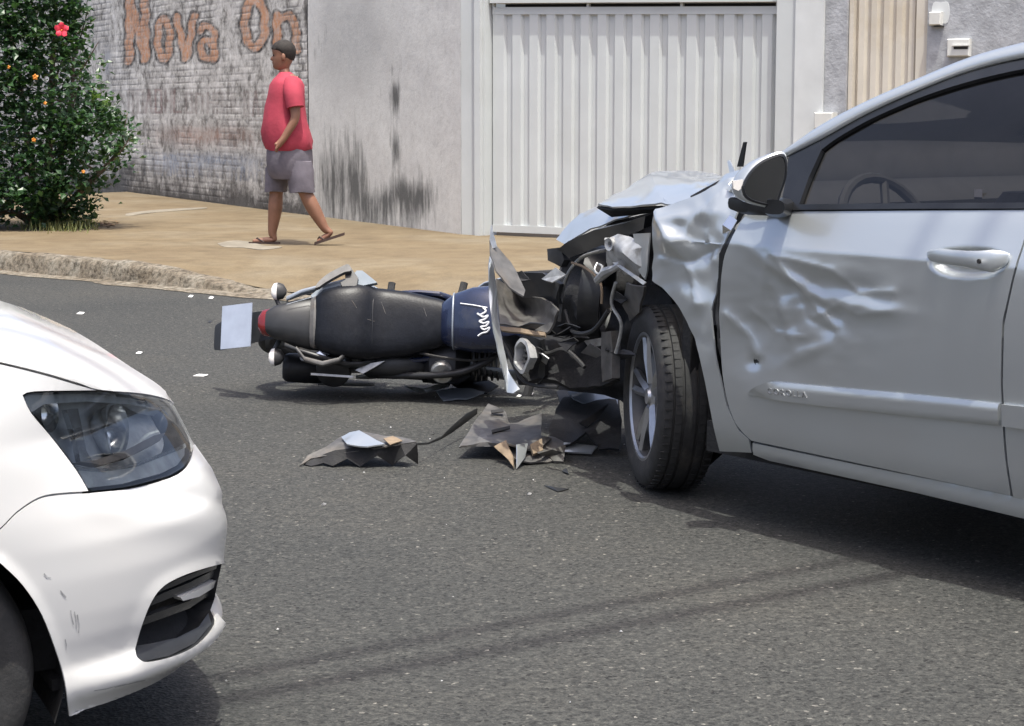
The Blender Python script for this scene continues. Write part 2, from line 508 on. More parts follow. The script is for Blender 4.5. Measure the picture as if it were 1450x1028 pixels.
# ---------- surfaces that a photo ray can be put on
def plane_surf(P0, Nn):
    P0 = Vector(P0); Nn = Vector(Nn).normalized()
    def f(px, py):
        r = ray(px, py)
        t = (P0-CO).dot(Nn)/r.dot(Nn)
        n = Nn if Nn.dot(r) < 0 else -Nn
        return CO+r*t, n
    return f
def bvh_surf(verts, faces, pull=(725, 500)):
    tree = BVHTree.FromPolygons([Vector(v) for v in verts], [tuple(f) for f in faces])
    def f(px, py, cx=pull[0], cy=pull[1]):
        x, y = px, py
        for it in range(60):
            r = ray(x, y)
            P, n, i, d = tree.ray_cast(CO, r.normalized())
            for jx, jy in ((.07, .03), (-.05, .08), (.02, -.09)):
                if P is None: P, n, i, d = tree.ray_cast(CO, ray(x+jx, y+jy).normalized())
            if P is not None:
                if n.dot(r) > 0: n = -n
                return P, n
            x += (cx-x)*0.01; y += (cy-y)*0.01
        return None, None
    f.tree = tree
    return f

def inside(poly, x, y):
    c = False; j = len(poly)-1
    for i in range(len(poly)):
        xi, yi = poly[i]; xj, yj = poly[j]
        if (yi > y) != (yj > y) and x < (xj-xi)*(y-yi)/(yj-yi)+xi: c = not c
        j = i
    return c
def seg_dist(px, py, a, b_):
    ax, ay = a; bx, by = b_
    dx, dy = bx-ax, by-ay; L = dx*dx+dy*dy
    t = 0 if L == 0 else max(0, min(1, ((px-ax)*dx+(py-ay)*dy)/L))
    return math.hypot(px-ax-t*dx, py-ay-t*dy)
def curve2(pts, n=5):
    return [(p.x, p.y) for p in catmull([Vector((x, y, 0)) for x, y in pts], n)]

def patch(name, poly, surf, mat, parent, off=0.0, thick=0.004, step=8.0, disp=None, smooth=True, sharp=None):
    """a panel: the photo outline laid on the thing's own surface, with thickness"""
    b = []
    for i, p in enumerate(poly):
        q = poly[(i+1) % len(poly)]
        L = math.hypot(q[0]-p[0], q[1]-p[1]); k = max(1, int(round(L/step)))
        for j in range(k): b.append((p[0]+(q[0]-p[0])*j/k, p[1]+(q[1]-p[1])*j/k))
    x0 = min(p[0] for p in b); x1 = max(p[0] for p in b); y0 = min(p[1] for p in b); y1 = max(p[1] for p in b)
    cx = sum(p[0] for p in b)/len(b); cy = sum(p[1] for p in b)/len(b)
    barr = np.array(b)
    pts = list(b)
    y = y0+step/2; row = 0
    while y < y1:
        x = x0+(step/2 if row % 2 else 0)
        while x < x1:
            if inside(b, x, y) and np.min((barr[:, 0]-x)**2+(barr[:, 1]-y)**2) > (0.55*step)**2: pts.append((x, y))
            x += step
        y += step*0.87; row += 1
    res = delaunay_2d_cdt([Vector(p) for p in pts], [(i, (i+1) % len(b)) for i in range(len(b))], [], 1, 1e-4)
    v2, fs = res[0], res[2]
    V, NN, ok = [], [], []
    for p in v2:
        try: P, n = surf(p.x, p.y, cx, cy)
        except TypeError: P, n = surf(p.x, p.y)
        if P is None: P, n = Vector((0, 0, 0)), None
        d = off+(disp(p.x, p.y) if disp else 0.0)
        V.append(P+n*d if n is not None else None); NN.append(n)
    fs = [f for f in fs if all(V[i] is not None for i in f) and inside(b, sum(v2[i].x for i in f)/3, sum(v2[i].y for i in f)/3)]
    used = sorted({i for f in fs for i in f}); mp = {u: k for k, u in enumerate(used)}
    top = [V[u] for u in used]; nn = [NN[u] for u in used]
    F = []
    for f in fs:
        a, b2, c = (mp[i] for i in f)
        nrm = (top[b2]-top[a]).cross(top[c]-top[a])
        F.append((a, b2, c) if nrm.dot(nn[a]) >= 0 else (a, c, b2))
    n0 = len(top)
    if thick > 0:
        bot = [p-n*thick for p, n in zip(top, nn)]
        cnt = {}
        for f in F:
            for i in range(3):
                e = (f[i], f[(i+1) % 3]); cnt[e] = cnt.get(e, 0)+1
        edges = [e for e in cnt if (e[1], e[0]) not in cnt]
        verts = top+bot
        faces = list(F)+[tuple(i+n0 for i in reversed(f)) for f in F]
        for a, c in edges:                      # rim with its own vertices so the edge shades crisp
            k = len(verts)
            verts += [top[a], top[c], top[c]-nn[c]*thick, top[a]-nn[a]*thick]
            faces.append((k+1, k, k+3, k+2))
    else:
        verts, faces = top, F
    return obj(name, verts, faces, mat, parent, smooth, None, sharp)

def ribbon(name, line, surf, width, mat, parent, off=0.001, step=6):
    pts = []
    for a, b in zip(line, line[1:]):
        k = max(1, int(math.hypot(b[0]-a[0], b[1]-a[1])/step))
        for j in range(k): pts.append((a[0]+(b[0]-a[0])*j/k, a[1]+(b[1]-a[1])*j/k))
    pts.append(line[-1])
    L = [surf(*p) for p in pts]
    L = [(P, n) for P, n in L if P is not None]
    V, F = [], []
    for i, (P, n) in enumerate(L):
        t = L[min(i+1, len(L)-1)][0]-L[max(i-1, 0)][0]
        w = n.cross(t).normalized()*width/2
        V += [P+n*off+w, P+n*off-w]
        if i: F.append((2*i-2, 2*i-1, 2*i+1, 2*i))
    return fixnormals(obj(name, V, F, mat, parent))

def pxpoly_mesh(name, pts, faces, mat, parent, thick=0.004, smooth=False, sub=0, rough=0.0, sharp=35):
    """crumpled sheet: pts world coords, faces, optional subdivision with random dents, thickness"""
    me = bpy.data.meshes.new(name)
    me.from_pydata([tuple(p) for p in pts], [], faces); me.update()
    bm = bmesh.new(); bm.from_mesh(me)
    bmesh.ops.recalc_face_normals(bm, faces=bm.faces)
    if sub:
        bmesh.ops.subdivide_edges(bm, edges=bm.edges[:], cuts=sub, use_grid_fill=True)
        bmesh.ops.triangulate(bm, faces=bm.faces)
        bm.normal_update()
        for v in bm.verts:
            if rough: v.co += v.normal*rough*noise.fractal(v.co*9.0+Vector((3.1, 7.7, 1.3)), 1.0, 2.0, 3)
    r = bmesh.ops.solidify(bm, geom=bm.faces[:], thickness=thick) if thick else None
    bmesh.ops.recalc_face_normals(bm, faces=bm.faces)
    bm.to_mesh(me); bm.free()
    V = [v.co.copy() for v in me.vertices]; F = [tuple(p.vertices) for p in me.polygons]
    bpy.data.meshes.remove(me)
    return obj(name, V, F, mat, parent, True, None, sharp)
# ================================================================== SETTING
Zs = 0.15                                        # pavement height
K0, K1 = at_z(0, 384), at_z(310, 414)
tK = (K1-K0); LK = tK.length; tK.normalize()
nK = Vector((-tK.y, tK.x, 0))
if nK.y < 0: nK = -nK
# road: one sheet to the horizon
S = 900
struct(obj('road', [(-S, -S, 0), (S, -S, 0), (S, S, 0), (-S, S, 0)], [(0, 1, 2, 3)], 'asphalt'))
def hk(p): return lerp(0.155, 0.03, sstep(LK*0.55, LK*1.25, p))
def walk_h(p, q):
    return lerp(hk(p), Zs, sstep(0.1, 1.6, q)) + 0.006*noise.noise(Vector((p*0.9, q*0.9, 0)))
V, F = [], []
ps = [x*0.25-9.0 for x in range(0, 90)]
qs = [0.14, 0.2, 0.3, 0.45, 0.6, 0.8, 1.0, 1.3, 1.6, 2, 3, 4, 6, 9, 13, 20, 32]
for q in qs:
    for p in ps:
        P = K0+tK*p+nK*q; V.append((P.x, P.y, walk_h(p, q)))
n = len(ps)
for j in range(len(qs)-1):
    for i in range(n-1): F.append((j*n+i, j*n+i+1, (j+1)*n+i+1, (j+1)*n+i))
pavement = struct(fixnormals(obj('pavement', V, F, 'sidewalk')))
# kerb: worn concrete edge
V, F = [], []
ps2 = [x*0.04-6.0 for x in range(0, 330)]
prof = [(-0.035, -0.02), (-0.012, 0.35), (0.0, 0.75), (0.025, 0.96), (0.07, 1.02), (0.12, 1.03), (0.17, 0.98), (0.20, 0.85)]
for p in ps2:
    h = hk(p)
    for k, (q, zf) in enumerate(prof):
        w = noise.fractal(Vector((p*3.2, k*0.7, 1.0)), 1.0, 2.0, 4)
        chip = max(0, noise.noise(Vector((p*1.7, 9.1, k*0.3)))-0.25)*0.10
        P = K0+tK*p+nK*(q+0.018*w+(chip if k < 4 else 0))
        V.append((P.x, P.y, max(-0.01, zf*h+(0.012*w-chip*0.5 if 0 < k < 7 else 0))))
n = len(prof)
for i in range(len(ps2)-1):
    for k in range(n-1): F.append((i*n+k, (i+1)*n+k, (i+1)*n+k+1, i*n+k+1))
struct(fixnormals(obj('kerb', V, F, 'kerb')))
# sandy gutter along the kerb, ragged outer edge
V, F = [], []
for p in ps2:
    w = 0.16+0.10*noise.fractal(Vector((p*1.3, 4.0, 0)), 1.0, 2.0, 4)
    for q, z in ((-max(0.03, w), 0.004), (-max(0.03, w)*0.4, 0.012), (0.02, 0.02)):
        P = K0+tK*p+nK*q; V.append((P.x, P.y, z))
for i in range(len(ps2)-1):
    for k in range(2): F.append((i*3+k, (i+1)*3+k, (i+1)*3+k+1, i*3+k+1))
struct(fixnormals(obj('gutter', V, F, 'kerb')))

class Wall:
    def __init__(s, A, B):
        s.A = Vector((A.x, A.y, 0)); s.t = Vector((B.x-A.x, B.y-A.y, 0)); s.L = s.t.length; s.t.normalize()
        s.n = Vector((s.t.y, -s.t.x, 0))
        if s.n.dot(CO-s.A) < 0: s.n = -s.n
    def hit(s, px, py, off=0.0):
        r = ray(px, py); A = s.A+s.n*off
        return CO+r*((A-CO).dot(s.n)/r.dot(s.n))
    def T(s, px, py=200, off=0.0): return (s.hit(px, py, off)-s.A).dot(s.t)
    def Z(s, px, py, off=0.0): return s.hit(px, py, off).z
    def P(s, t, z, off=0.0): return s.A+s.t*t+s.n*off+Vector((0, 0, z))
    def boxv(s, t0, t1, z0, z1, o0, o1):
        c = s.P((t0+t1)/2, (z0+z1)/2, (o0+o1)/2)
        return MB().box(c, s.t, s.n, Vector((0, 0, 1)), (t1-t0)/2, abs(o1-o0)/2, (z1-z0)/2)
W0, W1 = at_z(160, 269, Zs), at_z(653, 332, Zs)
WL = Wall(W0, W1)
WG = Wall(at_z(653, 332, Zs), at_z(1125, 352, Zs))

# ---- paint on the brick wall: traced strokes in photo pixels, stored on the wall mesh
def stroke_d(X, Y, pts):
    d = np.full(X.shape, 1e9)
    for (ax, ay), (bx, by) in zip(pts, pts[1:]):
        dx, dy = bx-ax, by-ay; L = dx*dx+dy*dy+1e-9
        t = np.clip(((X-ax)*dx+(Y-ay)*dy)/L, 0, 1)
        d = np.minimum(d, np.hypot(X-ax-t*dx, Y-ay-t*dy))
    return d
def ring(cx, cy, rx, ry, n=18):
    return [(cx+rx*math.cos(2*math.pi*k/n), cy+ry*math.sin(2*math.pi*k/n)) for k in range(n+1)]
LETTERS = [
    (6.2, [[(184, -2), (183, 86)], [(205, -4), (206, 84)], [(185, 4), (205, 78)]]),
    (5.4, [ring(232, 55, 8.5, 29)]),
    (5.4, [[(250, 24), (263, 82)], [(275, 22), (264, 82)]]),
    (5.0, [[(283, 44), (288, 37), (297, 37), (303, 46), (304, 84)], ring(293, 70, 9, 13)]),
    (6.2, [ring(361, 33, 14.5, 34)]),
    (6.0, [[(393, 70), (392, 22)], [(392, 34), (399, 24), (409, 22), (418, 32), (420, 70)]]),
]
def proj_np(P):
    x, y, z = P[:, 0], P[:, 1], P[:, 2]-CH
    d = y*cp-z*sp
    return PW/2+FPX*x/d, PH/2-FPX*(y*sp+z*cp)/d
def wall_grid(name, wall, pxs, zs, mat, parent, brick):
    ts = np.array([wall.T(x, 200) for x in pxs]); zs = np.array(zs)
    T, Z = np.meshgrid(ts, zs)
    T, Z = T.ravel(), Z.ravel()
    nz = np.array([noise.fractal(Vector((t*1.3, z*1.3, 2.0)), 1.0, 2.0, 3) for t, z in zip(T, Z)])
    off = 0.006*nz
    if brick:
        ch, bl = 0.078, 0.235
        row = np.floor(Z/ch); fz = Z/ch-row
        ft = T/bl+0.5*(row % 2)+0.13*np.sin(row*7.1); col = np.floor(ft); ft = ft-col
        hsh = np.abs(np.sin(row*12.9898+col*78.233)*43758.5453) % 1.0
        j = np.minimum(np.minimum(fz, 1-fz)*ch/0.011, np.minimum(ft, 1-ft)*bl/0.016)
        joint = 1-np.clip(j, 0, 1)
        vis = np.clip(0.45+1.5*nz, 0.05, 1.0)
        off += -0.005*joint*vis + 0.0015*(hsh-0.5)
    P = np.array(wall.A)[None, :]+np.outer(T, np.array(wall.t))+np.outer(off, np.array(wall.n)); P[:, 2] = Z
    nc, nr = len(ts), len(zs)
    idx = np.arange(nc*nr).reshape(nr, nc)
    F = np.stack([idx[:-1, :-1], idx[:-1, 1:], idx[1:, 1:], idx[1:, :-1]], -1).reshape(-1, 4)
    o = obj(name, [tuple(p) for p in P], [tuple(f) for f in F.tolist()], mat, parent)
    fixnormals(o)
    X, Y = proj_np(P)
    col = np.zeros((len(P), 4), dtype=np.float32); stain = np.zeros(len(P), dtype=np.float32)
    def over(rgb, a):
        a = np.clip(a, 0, 1)
        col[:, :3] = col[:, :3]*(1-a[:, None])+np.array(rgb)[None, :]*a[:, None]
        col[:, 3] = np.maximum(col[:, 3], a)
    hs = Z-Zs
    if brick:
        # old washed-out lettering rows, no longer legible
        r2 = random.Random(3)
        for (y0, y1, x0, x1, rgb, al) in ((128, 160, 182, 262, (0.27, 0.12, 0.11), 0.75), (130, 164, 346, 420, (0.27, 0.12, 0.11), 0.75), (132, 160, 264, 344, (0.33, 0.20, 0.17), 0.55),
                                          (178, 208, 222, 375, (0.33, 0.16, 0.12), 0.55), (216, 246, 205, 378, (0.15, 0.21, 0.33), 0.75)):
            x = x0
            while x < x1:
                w = r2.uniform(7, 12); sl = 0.10*(y0-150)/60
                yy0, yy1 = y0+sl*(x-x0)*0.6, y1+sl*(x-x0)*0.6
                segs = r2.choice([[(0, 0, 0, 1), (0, 0, .8, .1), (.8, .1, .8, .9)], [(0, 0, 0, 1), (0, .5, .8, .5), (.8, 0, .8, 1)], [(0, 1, .4, 0), (.4, 0, .8, 1)], [(0, 0, 0, 1), (0, 1, .8, 1)], [(0, 0, .8, 0), (.8, 0, .8, 1), (0, 1, .8, 1), (0, 0, 0, 1)]])
                d = np.full(X.shape, 1e9)
                for a0, b0, a1, b1 in segs:
                    d = np.minimum(d, stroke_d(X, Y, [(x+a0*w, lerp(yy0, yy1, b0)), (x+a1*w, lerp(yy0, yy1, b1))]))
                over(rgb, al*r2.uniform(0.5, 1.0)*np.clip(2.4-d, 0, 1))
                x += w+r2.uniform(2, 5)
        over((0.42, 0.23, 0.16), 0.72*np.exp(-((Y-192)/16)**2)*np.exp(-((X-290)/75)**4))
        over((0.22, 0.29, 0.41), 0.70*np.exp(-((Y-228)/16)**2)*np.exp(-((X-285)/95)**4))
        over((0.22, 0.30, 0.46), 0.55*np.exp(-((X-152)/7)**2)*np.exp(-((Y-88)/28)**2))
        for rad, strokes in LETTERS:
            d = np.min([stroke_d(X+1.2*np.sin(Y*0.23), Y+1.0*np.sin(X*0.31), s_) for s_ in strokes], axis=0)
            over((0.035, 0.032, 0.03), 1.0*np.clip((rad+3.4-d)/1.2, 0, 1))
            over((0.60, 0.30, 0.16), 0.95*np.clip((rad-d)/1.2, 0, 1))
        over((0.16, 0.15, 0.135), 0.75*joint*np.clip(0.35+1.9*nz, 0, 1))
        stain += 0.95*np.exp(-hs/0.30)+0.30*np.exp(-hs/0.9)
        for cx, cy, sx, sy, a in ((150, 20, 8, 14, .55), (434, 20, 5, 26, .9), (300, 12, 30, 10, .35), (262, 100, 25, 8, .35), (205, 100, 10, 14, .4), (330, 196, 14, 18, .3), (240, 200, 18, 16, .25), (180, 240, 30, 18, .3), (350, 145, 20, 12, .28)):
            stain += a*np.exp(-((X-cx)/sx)**2-((Y-cy)/sy)**2)
    else:
        stain += 0.62*np.exp(-hs/0.45)*np.clip((640-X)/80, 0, 1)
        for cx, cy, sx, sy, a in ((561, 140, 5, 28, 1.0), (561, 208, 7, 30, 1.0), (548, 132, 14, 18, .35), (505, 250, 18, 46, .75), (540, 288, 30, 22, .55), (592, 282, 24, 30, .75), (565, 265, 14, 20, .5), (470, 250, 22, 45, .65), (455, 60, 12, 40, .35), (480, 190, 25, 26, .35), (556, 97, 10, 8, .35), (620, 220, 20, 60, .12)):
            stain += a*np.exp(-((X-cx)/sx)**2-((Y-cy)/sy)**2)
        over((0.62, 0.63, 0.62), 0.6*np.exp(-((X-500)/40)**2)*np.exp(-((Y-60)/60)**2))
    a1 = o.data.attributes.new('paint', 'FLOAT_COLOR', 'POINT'); a1.data.foreach_set('color', col.ravel())
    a2 = o.data.attributes.new('stain', 'FLOAT', 'POINT'); a2.data.foreach_set('value', stain)
    return o
HW = 3.6
XB = 438
tb = WL.T(XB)
bw = thing('brick_wall', 'whitewashed brick wall with faded orange Nova On lettering behind the hibiscus', 'wall', WL.P(tb-5, 0))
pxs = list(np.arange(-80, XB+0.1, 1.6)); zsr = list(np.arange(0.05, HW, 0.0115))
o = wall_grid('brick_courses', WL, pxs, zsr, 'brickwall', bw, True); o['kind'] = 'stuff'
WL.boxv(WL.T(-80), tb, -0.1, HW, -0.05, -0.24).build('wall_core', 'roughgrey', bw, sharp=30)
WL.boxv(WL.T(-80), tb, HW-0.02, HW+0.06, 0.03, -0.28).build('wall_coping', 'roughgrey', bw, sharp=30)
pw = thing('plaster_wall', 'plain grey plastered wall with black damp stains beside the white gate', 'wall', WL.P(WL.L-1, 0))
o = wall_grid('plaster_face', WL, list(np.arange(XB+0.05, 652.9, 3.0))+[653], list(np.arange(0.05, HW, 0.03)), 'plaster', pw, False)
WL.boxv(tb+0.02, WL.L, -0.1, HW, -0.03, -0.24).build('wall_core', 'roughgrey', pw, sharp=30)

# ---- white sheet gate
zg0 = 0.19
def gz(px, py): return WG.Z(px, py)
gate = thing('sheet_gate', 'wide white metal driveway gate of vertical ribbed sheet', 'gate', WG.P(WG.T(890), Zs))
tl, tr_ = WG.T(689), WG.T(1096)
zL, zR = gz(689, 9.5), gz(1096, 8.0)
def zt_(t): return lerp(zL, zR, (t-tl)/(tr_-tl))
def slope_box(t0, t1, a0, a1, o0, o1, low=None):
    r_ = []
    for t in (t0, t1):
        zb_ = zt_(t)+a0 if low is None else low
        r_.append([WG.P(t, zb_, o0), WG.P(t, zt_(t)+a1, o0), WG.P(t, zt_(t)+a1, o1), WG.P(t, zb_, o1)])
    return MB().loft(r_)
GO = -0.10                                        # the gate stands back from the pillar faces
slope_box(tl, tr_, 0, -.01, GO-0.03, GO-0.045, zg0).build('backing_sheet', 'gatewhite', gate, sharp=30)
starts = [688, 706, 730, 754, 778, 802, 826, 850.5, 875, 900, 925.5, 951.5, 977.5, 1004, 1031, 1058, 1085, 1096]
for i in range(len(starts)-1):
    a, b_ = WG.T(starts[i])+(0 if i == 0 else (WG.T(starts[i]+9.5)-WG.T(starts[i]))), WG.T(starts[i+1])
    zb, zt = zg0+0.05, zt_((a+b_)/2)-0.06
    sl = 0.018
    rings = []
    for z in (zb, zt):
        rings.append([WG.P(a-sl*0.4, z, GO-0.028), WG.P(a+sl*0.6, z, GO), WG.P(b_-sl*0.6, z, GO), WG.P(b_+sl*0.4, z, GO-0.028)])
    MB().loft(rings).build('rib', 'gatewhite', gate, sharp=20)
slope_box(tl, tr_, -.065, 0, GO+0.004, GO-0.05).build('top_rail', 'gatewhite', gate, sharp=30)
WG.boxv(tl, tr_, zg0-0.01, zg0+0.055, GO+0.004, GO-0.05).build('bottom_rail', 'gatewhite', gate, sharp=30)
slope_box(tl, tr_, .035, .9, GO+0.05, GO-0.20).build('lintel_beam', 'gatewhite', gate, sharp=30)
for px in (690, 823, 955, 1090):
    t = WG.T(px); slope_box(t-0.012, t+0.012, -.002, .037, GO, GO-0.03).build('hanger', 'gatewhite', gate, sharp=30)
slope_box(tl, tr_, -.05, .2, GO-0.21, GO-0.25).build('gap_shade', 'slot', gate, sharp=30)  # black panel added to paint the darkness seen through the slit
for (a, b_, nm) in ((653, 687, 'jamb'), (1097, 1125, 'jamb')):
    WG.boxv(WG.T(a), WG.T(b_), 0.05, HW, 0.0, -0.18).build(nm, 'gatewhite', gate, sharp=30)
# raised flange on the left jamb that catches the sun
WG.boxv(WG.T(676), WG.T(684), 0.1, HW-0.02, 0.05, 0.003).build('jamb_flange', 'gatewhite', gate, sharp=30)

pil = WG.boxv(WG.T(1125.4), WG.T(1165), 0.0, HW, 0.03, -0.25).build('gate_pillar', 'smoothconc', None, sharp=30, loc=WG.P(WG.T(1145), 0))
tag(pil, 'smooth pale grey rendered pillar at the right end of the white gate', 'pillar')
gw = thing('rendered_wall', 'rough dark grey rendered wall around the beige gate', 'wall', WG.P(WG.T(1340), 0))
WG.boxv(WG.T(1165.4), WG.T(1196), 0.0, HW, 0.0, -0.25).build('wall_section', 'roughgrey', gw, sharp=30)
WG.boxv(WG.T(1309), WG.T(1700), 0.0, HW, 0.0, -0.25).build('wall_section', 'roughgrey', gw, sharp=30)
WG.boxv(WG.T(1196), WG.T(1309), 3.0, HW, 0.0, -0.25).build('wall_section', 'roughgrey', gw, sharp=30)
g2 = thing('pedestrian_gate', 'narrow beige ribbed metal gate set in the rough grey wall', 'gate', WG.P(WG.T(1250), Zs))
a, b_ = WG.T(1197), WG.T(1308)
WG.boxv(a, b_, 0.16, 2.98, -0.10, -0.13).build('backing_sheet', 'beige', g2, sharp=30)
WG.boxv(a, a+0.035, 0.15, 2.99, -0.03, -0.15).build('frame_post', 'beige', g2, sharp=30)
WG.boxv(b_-0.10, b_, 0.15, 2.99, -0.03, -0.15).build('frame_post', 'beige', g2, sharp=30)
k = 5; w = (b_-0.10-a-0.035)/k
for i in range(k):
    t0 = a+0.035+i*w
    rings = [[WG.P(t0+0.012, z, -0.099), WG.P(t0+0.03, z, -0.07), WG.P(t0+w-0.03, z, -0.07), WG.P(t0+w-0.012, z, -0.099)] for z in (0.2, 2.95)]
    MB().loft(rings).build('rib', 'beige', g2, sharp=20)
def wall_box(name, poly_px, depth, label, cat, slot=None, mat='letterbox'):
    x0, y0, x1, y1 = poly_px
    root = thing(name, label, cat, WG.hit((x0+x1)/2, y1))
    t0, t1, z0, z1 = WG.T(x0, y0), WG.T(x1, y0), gz((x0+x1)/2, y1), gz((x0+x1)/2, y0)
    pts = lambda o, e: [WG.P(t0+e, z0+e, o), WG.P(t1-e, z0+e, o), WG.P(t1-e, z1-e, o), WG.P(t0+e, z1-e, o)]
    MB().loft([pts(-0.01, 0), pts(depth-0.01, 0), pts(depth, 0.008)]).build('housing', mat, root, sharp=25)
    return root
r = wall_box('intercom', (1319, 17, 1336, 36), 0.06, 'small white intercom box on a plaster patch high on the grey wall', 'intercom')
t0, t1 = WG.T(1316), WG.T(1338)
ring_ = [WG.P((t0+t1)/2+0.5*(t1-t0)*1.15*math.cos(w), gz(1327, 18)+0.10*math.sin(w)+0.02*math.sin(3*w), 0.004) for w in [2*math.pi*i/20 for i in range(20)]]
MB().loft([[p-WG.n*0.006 for p in ring_], ring_]).build('plaster_patch', 'smoothconc', r)
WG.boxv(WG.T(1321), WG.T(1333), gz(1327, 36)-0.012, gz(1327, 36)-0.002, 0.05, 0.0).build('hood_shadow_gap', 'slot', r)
r = wall_box('letterbox', (1344, 55, 1376, 80), 0.05, 'flat pale letterbox with a dark slot set in the grey wall', 'letterbox')
WG.boxv(WG.T(1350), WG.T(1370), gz(1360, 70), gz(1360, 66), 0.052, 0.035).build('slot', 'slot', r)
WG.boxv(WG.T(1348), WG.T(1372), gz(1360, 66)+0.003, gz(1360, 66)+0.012, 0.066, 0.045).build('flap', 'letterbox', r)
r = wall_box('meter_box', (1160, 159, 1186, 182), 0.10, 'small cream utility box low on the grey wall behind the silver car', 'utility box')

# ---- hibiscus
BD = 19.2
base = at_z(66, 318, 0.17)
def bp(px, py, dy=0.0): return at_y(px, py, base.y+dy)
bush = thing('hibiscus_bush', 'tall dense green hibiscus bush with red and orange flowers on the pavement', 'bush', (base.x, base.y, 0.16))
mb_ = MB()
trunks = [[(60, 318, 0), (45, 240, .1), (30, 130, 0), (10, 20, -.1), (0, -60, -.2)], [(66, 318, 0), (80, 260, -.2), (90, 200, -.3), (102, 130, -.2), (104, 70, -.1)],
          [(56, 318, .05), (30, 280, -.2), (0, 250, -.3), (-50, 200, -.2)], [(64, 316, 0), (70, 200, .15), (74, 100, 0.1), (80, -10, 0), (82, -80, 0)],
          [(70, 318, 0), (110, 275, -.35), (150, 235, -.4), (172, 210, -.3)], [(50, 318, 0), (15, 300, -.3), (-20, 310, -.35)]]
for tpath in trunks:
    pth = catmull([bp(*q) for q in tpath], 4)
    L = len(pth)
    mb_.tube(pth, [0.045*(1-0.75*i/(L-1)) for i in range(L)], 7)
    for k in range(3, L, 2):
        d = Vector((random.uniform(-1, 1), random.uniform(-1, 1), random.uniform(0.1, 1))).normalized()
        mb_.tube([pth[k], pth[k]+d*0.2, pth[k]+d*0.42+Vector((0, 0, .06))], [0.014, 0.009, 0.004], 5)
mb_.tube([(base.x, base.y, 0.10), (base.x, base.y, 0.24)], [0.09, 0.06], 8)
mb_.build('trunk', 'bark', bush)
edge = [(-60, 108), (0, 112), (30, 116), (60, 126), (100, 138), (130, 156), (160, 168), (190, 188), (210, 192), (235, 180), (255, 165), (275, 146), (295, 140), (312, 128)]
def leafs(n_cl, per, big, seed):
    R = random.Random(seed); V, F = [], []
    cl = []
    while len(cl) < n_cl:
        py = R.uniform(-60, 312); xr = interp([(e[0], e[1]) for e in edge], py)
        px = R.uniform(-120, xr-2)
        half = 0.75*min(1, max(0.25, (xr-px)/70+0.25))
        if py > 285: half *= 0.7
        dy = R.uniform(-half, half*0.7)
        if R.random() < 0.5: dy = -half*R.uniform(0.75, 1.0)
        if noise.noise(Vector((px*0.03, py*0.03, dy*2.0+seed))) < -0.22: continue
        cl.append((px, py, dy))
    for px, py, dy in cl:
        c = bp(px, py, dy)
        out = Vector((R.uniform(-.6, .9), -0.9 if dy < 0 else 0.4, 0.5)).normalized()
        for k in range(per):
            p = c+Vector((R.gauss(0, .07), R.gauss(0, .07), R.gauss(0, .06)))
            L = R.uniform(0.055, 0.095)*big; W = L*R.uniform(0.28, 0.40)
            d = (out+Vector((R.gauss(0, .8), R.gauss(0, .8), R.gauss(0, .55)-0.15))).normalized()
            up = (Vector((0, 0, 1))+Vector((R.gauss(0, .55), R.gauss(0, .55)-0.3, 0))).normalized()
            s_ = d.cross(up); s_ = s_.normalized() if s_.length > .05 else d.orthogonal().normalized()
            up = s_.cross(d)
            i = len(V)
            V += [p, p+d*L*.4+s_*W+up*W*.35, p+d*L-up*L*.12, p+d*L*.4-s_*W+up*W*.35, p+d*L*.45]
            F += [(i, i+4, i+1), (i+1, i+4, i+2), (i+4, i, i+3), (i+4, i+3, i+2)]
    return V, F
V, F = leafs(1150, 13, 1.0, 5)
o = obj('crown', V, F, 'leaf', bush, smooth=False); o['kind'] = 'stuff'
V, F = leafs(80, 8, 0.95, 9)
o = obj('young_leaves', V, F, 'leaflight', bush, smooth=False); o['kind'] = 'stuff'
def flower(px, py, dy, mat, size):
    c = bp(px, py, dy); V, F = [], []
    for k in range(5):
        w = 2*math.pi*k/5+0.3
        d = Vector((math.cos(w), -0.55, math.sin(w))).normalized(); s_ = Vector((-math.sin(w), 0, math.cos(w)))
        i = len(V)
        V += [c, c+d*size*.6+s_*size*.42, c+d*size*1.05+s_*size*.1+Vector((0, .02, 0)), c+d*size*.95-s_*size*.25, c+d*size*.5-s_*size*.38, c+d*size*.55+Vector((0, -.012, 0))]
        F += [(i, i+5, i+1), (i+1, i+5, i+2), (i+2, i+5, i+3), (i+3, i+5, i+4), (i+4, i+5, i)]
    o = obj('flower', V, F, mat, bush)
    MB().tube([c, c+Vector((0.01, -size*1.1, -0.01))], [0.006, 0.004], 6).build('stamen', 'petalorange', o)
    return o
flower(88, 42, -0.95, 'petal', 0.078)
flower(50, 109, -0.9, 'petalorange', 0.032)
flower(12, 95, -0.8, 'petalorange', 0.022)
flower(64, 146, -0.85, 'petalorange', 0.020)
flower(48, 198, -0.88, 'petalorange', 0.026)
flower(118, 243, -0.92, 'petalorange', 0.020)
